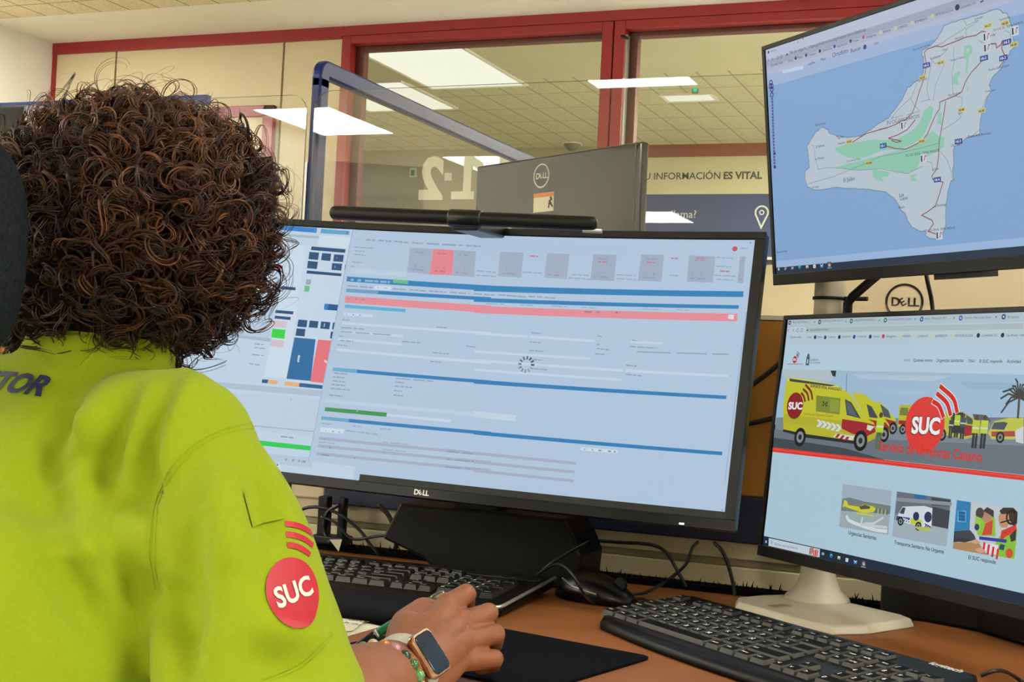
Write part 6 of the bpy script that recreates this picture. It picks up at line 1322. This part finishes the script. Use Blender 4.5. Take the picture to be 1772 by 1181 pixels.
# loop on the sleeve
# ---- hair: a dense mass of tight brown curls
RX, RY, RZ = .119, .118, .110
HC = Vector((-0.7448,0.9526,1.1394))
hb = MB(); hb.ball(HC, (RX * .84, RY * .84, RZ * .86), M_hair_in, 32, 20); hb.ball(HC + Vector((-.020, -.014, -.052)), (RX * .86, RY * .80, RZ * .58), M_hair_in, 28, 14)
for f in hb.bm.faces: f.smooth = True
mh = hb.bm
R_ = np.random.RandomState(11)
def curls(count, r_in, r_out, wid, thick, turns, seg, strands, outward):
    """ringlets: locks of a few strands that coil along an axis lying on, or standing off, the head"""
    V = []; F = []; Ccol = []; base = 0; K = 3
    for i in range(count):
        while True:
            d = R_.normal(size=3); d /= np.linalg.norm(d)
            if d @ np.array(ff) < .62 and d[2] > -.88: break
        ax_ = np.array([RX, RY, RZ]); grow = R_.uniform(r_in, r_out)
        sq = d / (np.abs(d) ** 2.5).sum() ** (1 / 2.5) * .97; p0 = np.array(HC) + sq * ax_ * grow
        if d[2] < 0: p0 += np.array([-.034, -.006, 0]) * d[2] ** 2 + np.array([0, 0, -.014]) * abs(d[2]) + np.array([-.022, 0, 0]) * abs(d[2]) * (d @ np.array(fx) < -.2)
        tang = R_.normal(size=3) * .55 + np.array([0, 0, -.9]); tang -= d * (tang @ d); tang /= np.linalg.norm(tang)
        if R_.uniform() < outward: axis = tang * R_.uniform(.2, .6) + d * R_.uniform(.4, .9); Lc = R_.uniform(.008, .022); tn = R_.uniform(.8, 1.5); r0 = R_.uniform(*wid) * 1.2
        else: axis = tang + d * R_.uniform(-.15, .15); Lc = R_.uniform(.030, .060); tn = R_.uniform(*turns); r0 = R_.uniform(*wid)
        axis = axis / np.linalg.norm(axis); tn *= R_.choice([-1, 1])
        n1 = np.cross(axis, R_.normal(size=3)); n1 /= np.linalg.norm(n1); n2 = np.cross(axis, n1); ph = R_.uniform(0, 2 * PI)
        t = np.linspace(0, 1, seg)
        tone = np.clip(R_.normal(.34, .26) + .25 * (grow - .85) + .12 * d[2], 0, 1)  # paler toward the crown: a top highlight put into the strand colour
        wob = R_.normal(size=3) * .004
        for k_ in range(strands):
            dp = R_.normal(0, .22); dr = R_.normal(0, .0011); ds = R_.normal(size=3) * .0011; t1_ = R_.uniform(.8, 1.0)
            tt = t * t1_
            rad = (r0 + dr) * (.65 + .35 * np.sin(PI * tt))
            cen = p0 + ds + np.outer(tt * Lc, axis) + np.outer(np.sin(tt * 3) * 1, wob)
            P = cen + np.outer(rad * np.cos(ph + dp + tn * 2 * PI * tt), n1) + np.outer(rad * np.sin(ph + dp + tn * 2 * PI * tt), n2)
            th = R_.uniform(*thick) * (1 - .8 * t ** 3)
            T = np.gradient(P, axis=0); T /= np.linalg.norm(T, axis=1)[:, None] + 1e-9
            U = np.cross(T, np.broadcast_to(d, T.shape)); U /= np.linalg.norm(U, axis=1)[:, None] + 1e-9; W = np.cross(T, U)
            ringv = np.stack([P + (U * math.cos(2 * PI * k / K) * 1.3 + W * math.sin(2 * PI * k / K) * .7) * th[:, None] for k in range(K)], 1)
            V.append(ringv.reshape(-1, 3))
            idx = base + np.arange(seg * K).reshape(seg, K); a = idx[:-1]; bq = idx[1:]
            F.append(np.stack([a, np.roll(a, -1, 1), np.roll(bq, -1, 1), bq], -1).reshape(-1, 4))
            Ccol.append(np.full(seg * K, np.clip(tone + R_.normal(0, .08), 0, 1))); base += seg * K
    return np.concatenate(V), np.concatenate(F), np.concatenate(Ccol)
def hair_mat():
    m = bpy.data.materials.new('curly_brown_hair'); m.use_nodes = True; nt = m.node_tree; p = nt.nodes['Principled BSDF']
    a = nt.nodes.new('ShaderNodeAttribute'); a.attribute_name = 'strand'
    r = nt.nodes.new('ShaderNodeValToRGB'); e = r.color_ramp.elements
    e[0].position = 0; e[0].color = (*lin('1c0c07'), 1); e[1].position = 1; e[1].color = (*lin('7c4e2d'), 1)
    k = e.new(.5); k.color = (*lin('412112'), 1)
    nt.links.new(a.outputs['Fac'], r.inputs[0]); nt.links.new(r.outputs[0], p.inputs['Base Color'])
    p.inputs['Roughness'].default_value = .42; p.inputs['Specular IOR Level'].default_value = .35
    return m
M_hair = hair_mat()
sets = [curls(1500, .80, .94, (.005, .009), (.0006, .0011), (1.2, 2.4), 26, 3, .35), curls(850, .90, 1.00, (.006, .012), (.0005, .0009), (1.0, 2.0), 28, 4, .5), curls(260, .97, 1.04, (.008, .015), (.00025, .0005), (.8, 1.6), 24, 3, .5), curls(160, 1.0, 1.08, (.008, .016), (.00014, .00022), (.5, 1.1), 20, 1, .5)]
vb = np.array([v.co for v in mh.verts]); fb = [tuple(v.index for v in f.verts) for f in (mh.verts.index_update() or mh.faces)]
nb = len(vb); allv = [vb]; cols = [np.zeros(nb)]; quads = []; base = nb
for V, F, Cc in sets: allv.append(V); quads.append(F + base); cols.append(Cc); base += len(V)
mh.free()
allv = np.concatenate(allv) - np.array(world_of(person)); quads = np.concatenate(quads); cols = np.concatenate(cols)
me = bpy.data.meshes.new('hair')
loops = np.concatenate([np.array([i for f in fb for i in f]), quads.ravel()]); sizes = np.concatenate([[len(f) for f in fb], np.full(len(quads), 4)])
starts = np.concatenate([[0], np.cumsum(sizes)[:-1]])
me.vertices.add(len(allv)); me.vertices.foreach_set('co', allv.astype('f4').ravel())
me.loops.add(len(loops)); me.loops.foreach_set('vertex_index', loops.astype('i4'))
me.polygons.add(len(sizes)); me.polygons.foreach_set('loop_start', starts.astype('i4')); me.polygons.foreach_set('loop_total', sizes.astype('i4'))
me.polygons.foreach_set('material_index', np.concatenate([np.zeros(len(fb)), np.ones(len(quads))]).astype('i4')); me.polygons.foreach_set('use_smooth', np.ones(len(sizes), bool))
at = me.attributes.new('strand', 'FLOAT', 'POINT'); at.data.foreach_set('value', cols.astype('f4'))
me.update(calc_edges=True); me.validate()
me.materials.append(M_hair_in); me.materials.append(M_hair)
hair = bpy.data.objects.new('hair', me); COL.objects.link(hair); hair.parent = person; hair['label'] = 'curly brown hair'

# dark trousers and shoes, below the frame
b = MB()
for s_ in (-1, 1):
    h_ = HIP + fx * .09 * s_; h_.z = SEAT + .03; k_ = h_ + ff * .40 + fx * .03 * s_; k_.z = SEAT + .03; a_ = k_ + ff * .04; a_.z = .10
    capsule(b, [h_, h_.lerp(k_, .5), k_], [.095, .085, .068]); capsule(b, [k_, k_.lerp(a_, .4) - ff * .01, a_], [.066, .064, .050])
b.loft([ring(-.17, z, hw, .125) for z, hw in ((SEAT - .02, .17), (.58, .182))])
me = fuse(b, .009, 6, .5, 'trousers'); tb_ = MB(); tb_.bm.from_mesh(me); bpy.data.meshes.remove(me); tb_.mats = [mat('navy_trousers', '11162a', .8)]
for f in tb_.bm.faces: f.smooth = True; f.material_index = 0
tb_.build('trousers', person)

# ---- watch, bracelets, pen
wdir = (WRI - ELB).normalized()
tocam = (Vector((0, 0, 1.03)) - WRI).normalized(); wy = wdir
wz = tocam + Vector((.22, .08, .16)); wz = (wz - wdir * wz.dot(wdir)).normalized()
wx = wy.cross(wz); wc = WRI - wdir * .008 + wz * .0275
watch = thing('wristwatch', 'rose gold smart watch with pale strap on the right wrist', 'watch', wc)
def wp(x, y, z): return wc + wx * x + wy * y + wz * z
def plate(m, hx, hy, r, z0, z1, k1=1., k0=1.):
    b = MB(); n = 0
    R0 = [wp(x * k0, y * k0, z0) for x, y in rrect(-hx, -hy, hx, hy, r)]; R1 = [wp(x * k1, y * k1, z1) for x, y in rrect(-hx, -hy, hx, hy, r)]
    Rm = [wp(x, y, (z0 + z1) / 2) for x, y in rrect(-hx, -hy, hx, hy, r)]
    b.loft([R0, Rm, R1], m); bmesh.ops.recalc_face_normals(b.bm, faces=b.bm.faces); return b
plate(mat('rose_gold', 'c99a7c', .22, .95), .0205, .0165, .006, .001, .0095, .95, .9).build('case', watch)
plate(mat('watch_glass', '050608', .06, spec=.8), .0180, .0142, .005, .0092, .0104, .97).build('dial', watch)
b = MB(); b.tube([wp(.006, .0165, .0055), wp(.006, .0185, .0055)], .003, MATS['rose_gold'], 12); b.build('crown', watch)
b = MB(); M_strap = mat('pale_strap', 'b9b6a6', .55)
cen = WRI - wdir * .008; R0_ = .0295; u1 = wz; u2 = wdir.cross(u1)
for i in range(40):
    a, d = 2 * PI * i / 40, 2 * PI * (i + 1) / 40
    if min(a, 2 * PI - a) < .45: continue
    L0 = [(cen + (u1 * math.cos(t) + u2 * math.sin(t)) * (R0_ + h) + wdir * s_) for t in (a, d) for h in (0, .0018) for s_ in (-.010, .010)]
    for q in ((2, 3, 7, 6), (0, 4, 5, 1), (0, 2, 6, 4), (1, 5, 7, 3)): b.poly([L0[k] for k in q], M_strap)
b.build('strap', watch)
br = thing('bracelet', 'beaded bracelet of green, red, amber and pink stones on the right wrist', 'bracelet', WRI)
bc = Vector((-0.486,0.9854,0.7812)) * .5 + WRI * .5; bc = WRI - wdir * .040
cols_ = ['3c6a3a', '5f9a5c', 'c9b48a', 'c9822e', 'b9808c', '24402e', '8a2f34', '6a8a4a']
for i in range(22):
    a = 2 * PI * i / 22; p = bc + (u1 * math.cos(a) + u2 * math.sin(a)) * .0345 + wdir * (.004 * math.sin(a))
    q = MB(); q.ball(p, .0050, mat('bead_' + cols_[i % 8], cols_[i % 8], .15, spec=.7), 12, 8); q.build('bead', br)
b = MB(); b.tube([bc + (u1 * math.cos(t) + u2 * math.sin(t)) * .0345 for t in np.linspace(0, 2 * PI, 33)[:-1]], .0008, M_cable, 6, closed=True); b.build('cord', br)
pen = thing('pen', 'green and navy ballpoint pen held under the right hand', 'pen', Vector((-0.5411,1.0922,0.7969)))
A_, B_ = Vector((-0.6067,1.1308,0.758)), Vector((-0.5302,1.1664,0.8143))
pd = (B_ - A_).normalized(); Lp = (B_ - A_).length
def seg_(t0, t1, r0, r1, m, nm): q = MB(); q.tube([A_ + pd * Lp * t0, A_ + pd * Lp * (t0 + .02), A_ + pd * Lp * (t1 - .02), A_ + pd * Lp * t1], [r0 * .9, r0, r1, r1 * .9], m, 14); q.build(nm, pen)
seg_(.0, .24, .0030, .0046, mat('pen_navy', '0d1024', .3), 'cap'); seg_(.24, .27, .0047, .0047, mat('pen_white', 'd8d8d0', .4), 'collar'); seg_(.27, .86, .0046, .0046, mat('pen_green', '0c7a44', .3), 'barrel'); seg_(.86, 1.0, .0046, .0036, mat('pen_metal', '8a8a80', .25, .9), 'tip')

# ---- the person's office chair: dark headrest at the left edge of the view
ch = thing('office_chair', 'dark grey office chair with a padded headrest, its edge at the far left', 'chair', (MID.x - .03, MID.y - .22, 0))
M_cloth = mat('charcoal_upholstery', '1e2225', .95, spec=.05, noise=(300, .4), bump=(500, .5)); M_clothi = mat('grey_mesh_cloth', '2d2e30', .9, spec=.05, noise=(400, .25))
hc = Vector((-0.7837,0.7596,1.1015))
cd = Vector((-hc.x, -hc.y, 0)).normalized(); bx = Vector((math.cos(.3), math.sin(.3), 0)); by = Vector((-bx.y, bx.x, 0))
def hr(x, y, z): return hc + bx * x + by * y + Vector((0, 0, z))
b = MB(); prof = []
for k, y_ in ((.93, -.024), (1.0, -.014), (1.0, .010), (.95, .024), (.8, .034)): prof.append([hr(x * k, y_ - .10 * (x * k) ** 2 * 0, z * k) for x, z in [(.068 * abs(math.cos(a)) ** .62 * (1 if math.cos(a) > 0 else -1), .092 * abs(math.sin(a)) ** .8 * (1 if math.sin(a) > 0 else -1)) for a in np.linspace(0, 2 * PI, 49)[:-1]]])
b.loft(prof, M_cloth); bmesh.ops.recalc_face_normals(b.bm, faces=b.bm.faces); b.build('headrest', ch)
b = MB(); b.loft([[hr(x * k, -.0245 - dy, z * k) for x, z in [(.068 * abs(math.cos(a)) ** .62 * (1 if math.cos(a) > 0 else -1), .092 * abs(math.sin(a)) ** .8 * (1 if math.sin(a) > 0 else -1)) for a in np.linspace(0, 2 * PI, 49)[:-1]]] for k, dy in ((.86, -.004), (.80, .002), (.5, .003))], M_clothi); bmesh.ops.recalc_face_normals(b.bm, faces=b.bm.faces); b.build('headrest_cover', ch)
px_ = hr(-.06, 0, 0)
b = MB(); b.tube([(px_.x, px_.y, 1.08), (px_.x, px_.y - .03, .92), (px_.x, px_.y - .05, .70), (px_.x + .01, px_.y - .04, .42)], .014, M_black); b.build('spine', ch)
bc_ = Vector((MID.x - .03, MID.y - .22, 0))
b = MB(); b.loft([[(bc_.x + x * k, bc_.y + .05 + y, z) for x, y in rrect(-.21, -.22, .21, .24, .06)] for z, k in ((.405, .94), (.42, 1), (.45, 1), (.462, .93))], M_cloth); b.build('seat', ch)
b = MB(); b.loft([[(px_.x + .08 + x, px_.y - .04 + y, z) for x, y in rrect(-.10, -.018, .10, .018, .015)] for z in (.50, .53, .62, .65)], M_cloth); b.build('backrest', ch)
b = MB(); b.lathe([(.03, .10), (.03, .30), (.02, .30), (.02, .405)], (bc_.x, bc_.y, 0), M_black); b.build('gas_lift', ch)
for i in range(5):
    a = 2 * PI * i / 5 + .3; e = Vector((math.cos(a), math.sin(a), 0)); o_ = bc_.copy()
    b = MB(); b.tube([o_ + Vector((0, 0, .11)), o_ + e * .15 + Vector((0, 0, .095)), o_ + e * .29 + Vector((0, 0, .075))], [.024, .02, .015], M_black); b.build('leg', ch)
    b = MB(); b.lathe([(.02, -.02), (.028, -.014), (.028, .014), (.02, .02)], o_ + e * .29 + Vector((0, 0, .0285)), M_black, 16, (-e.y, e.x, 0)); b.build('caster', ch)
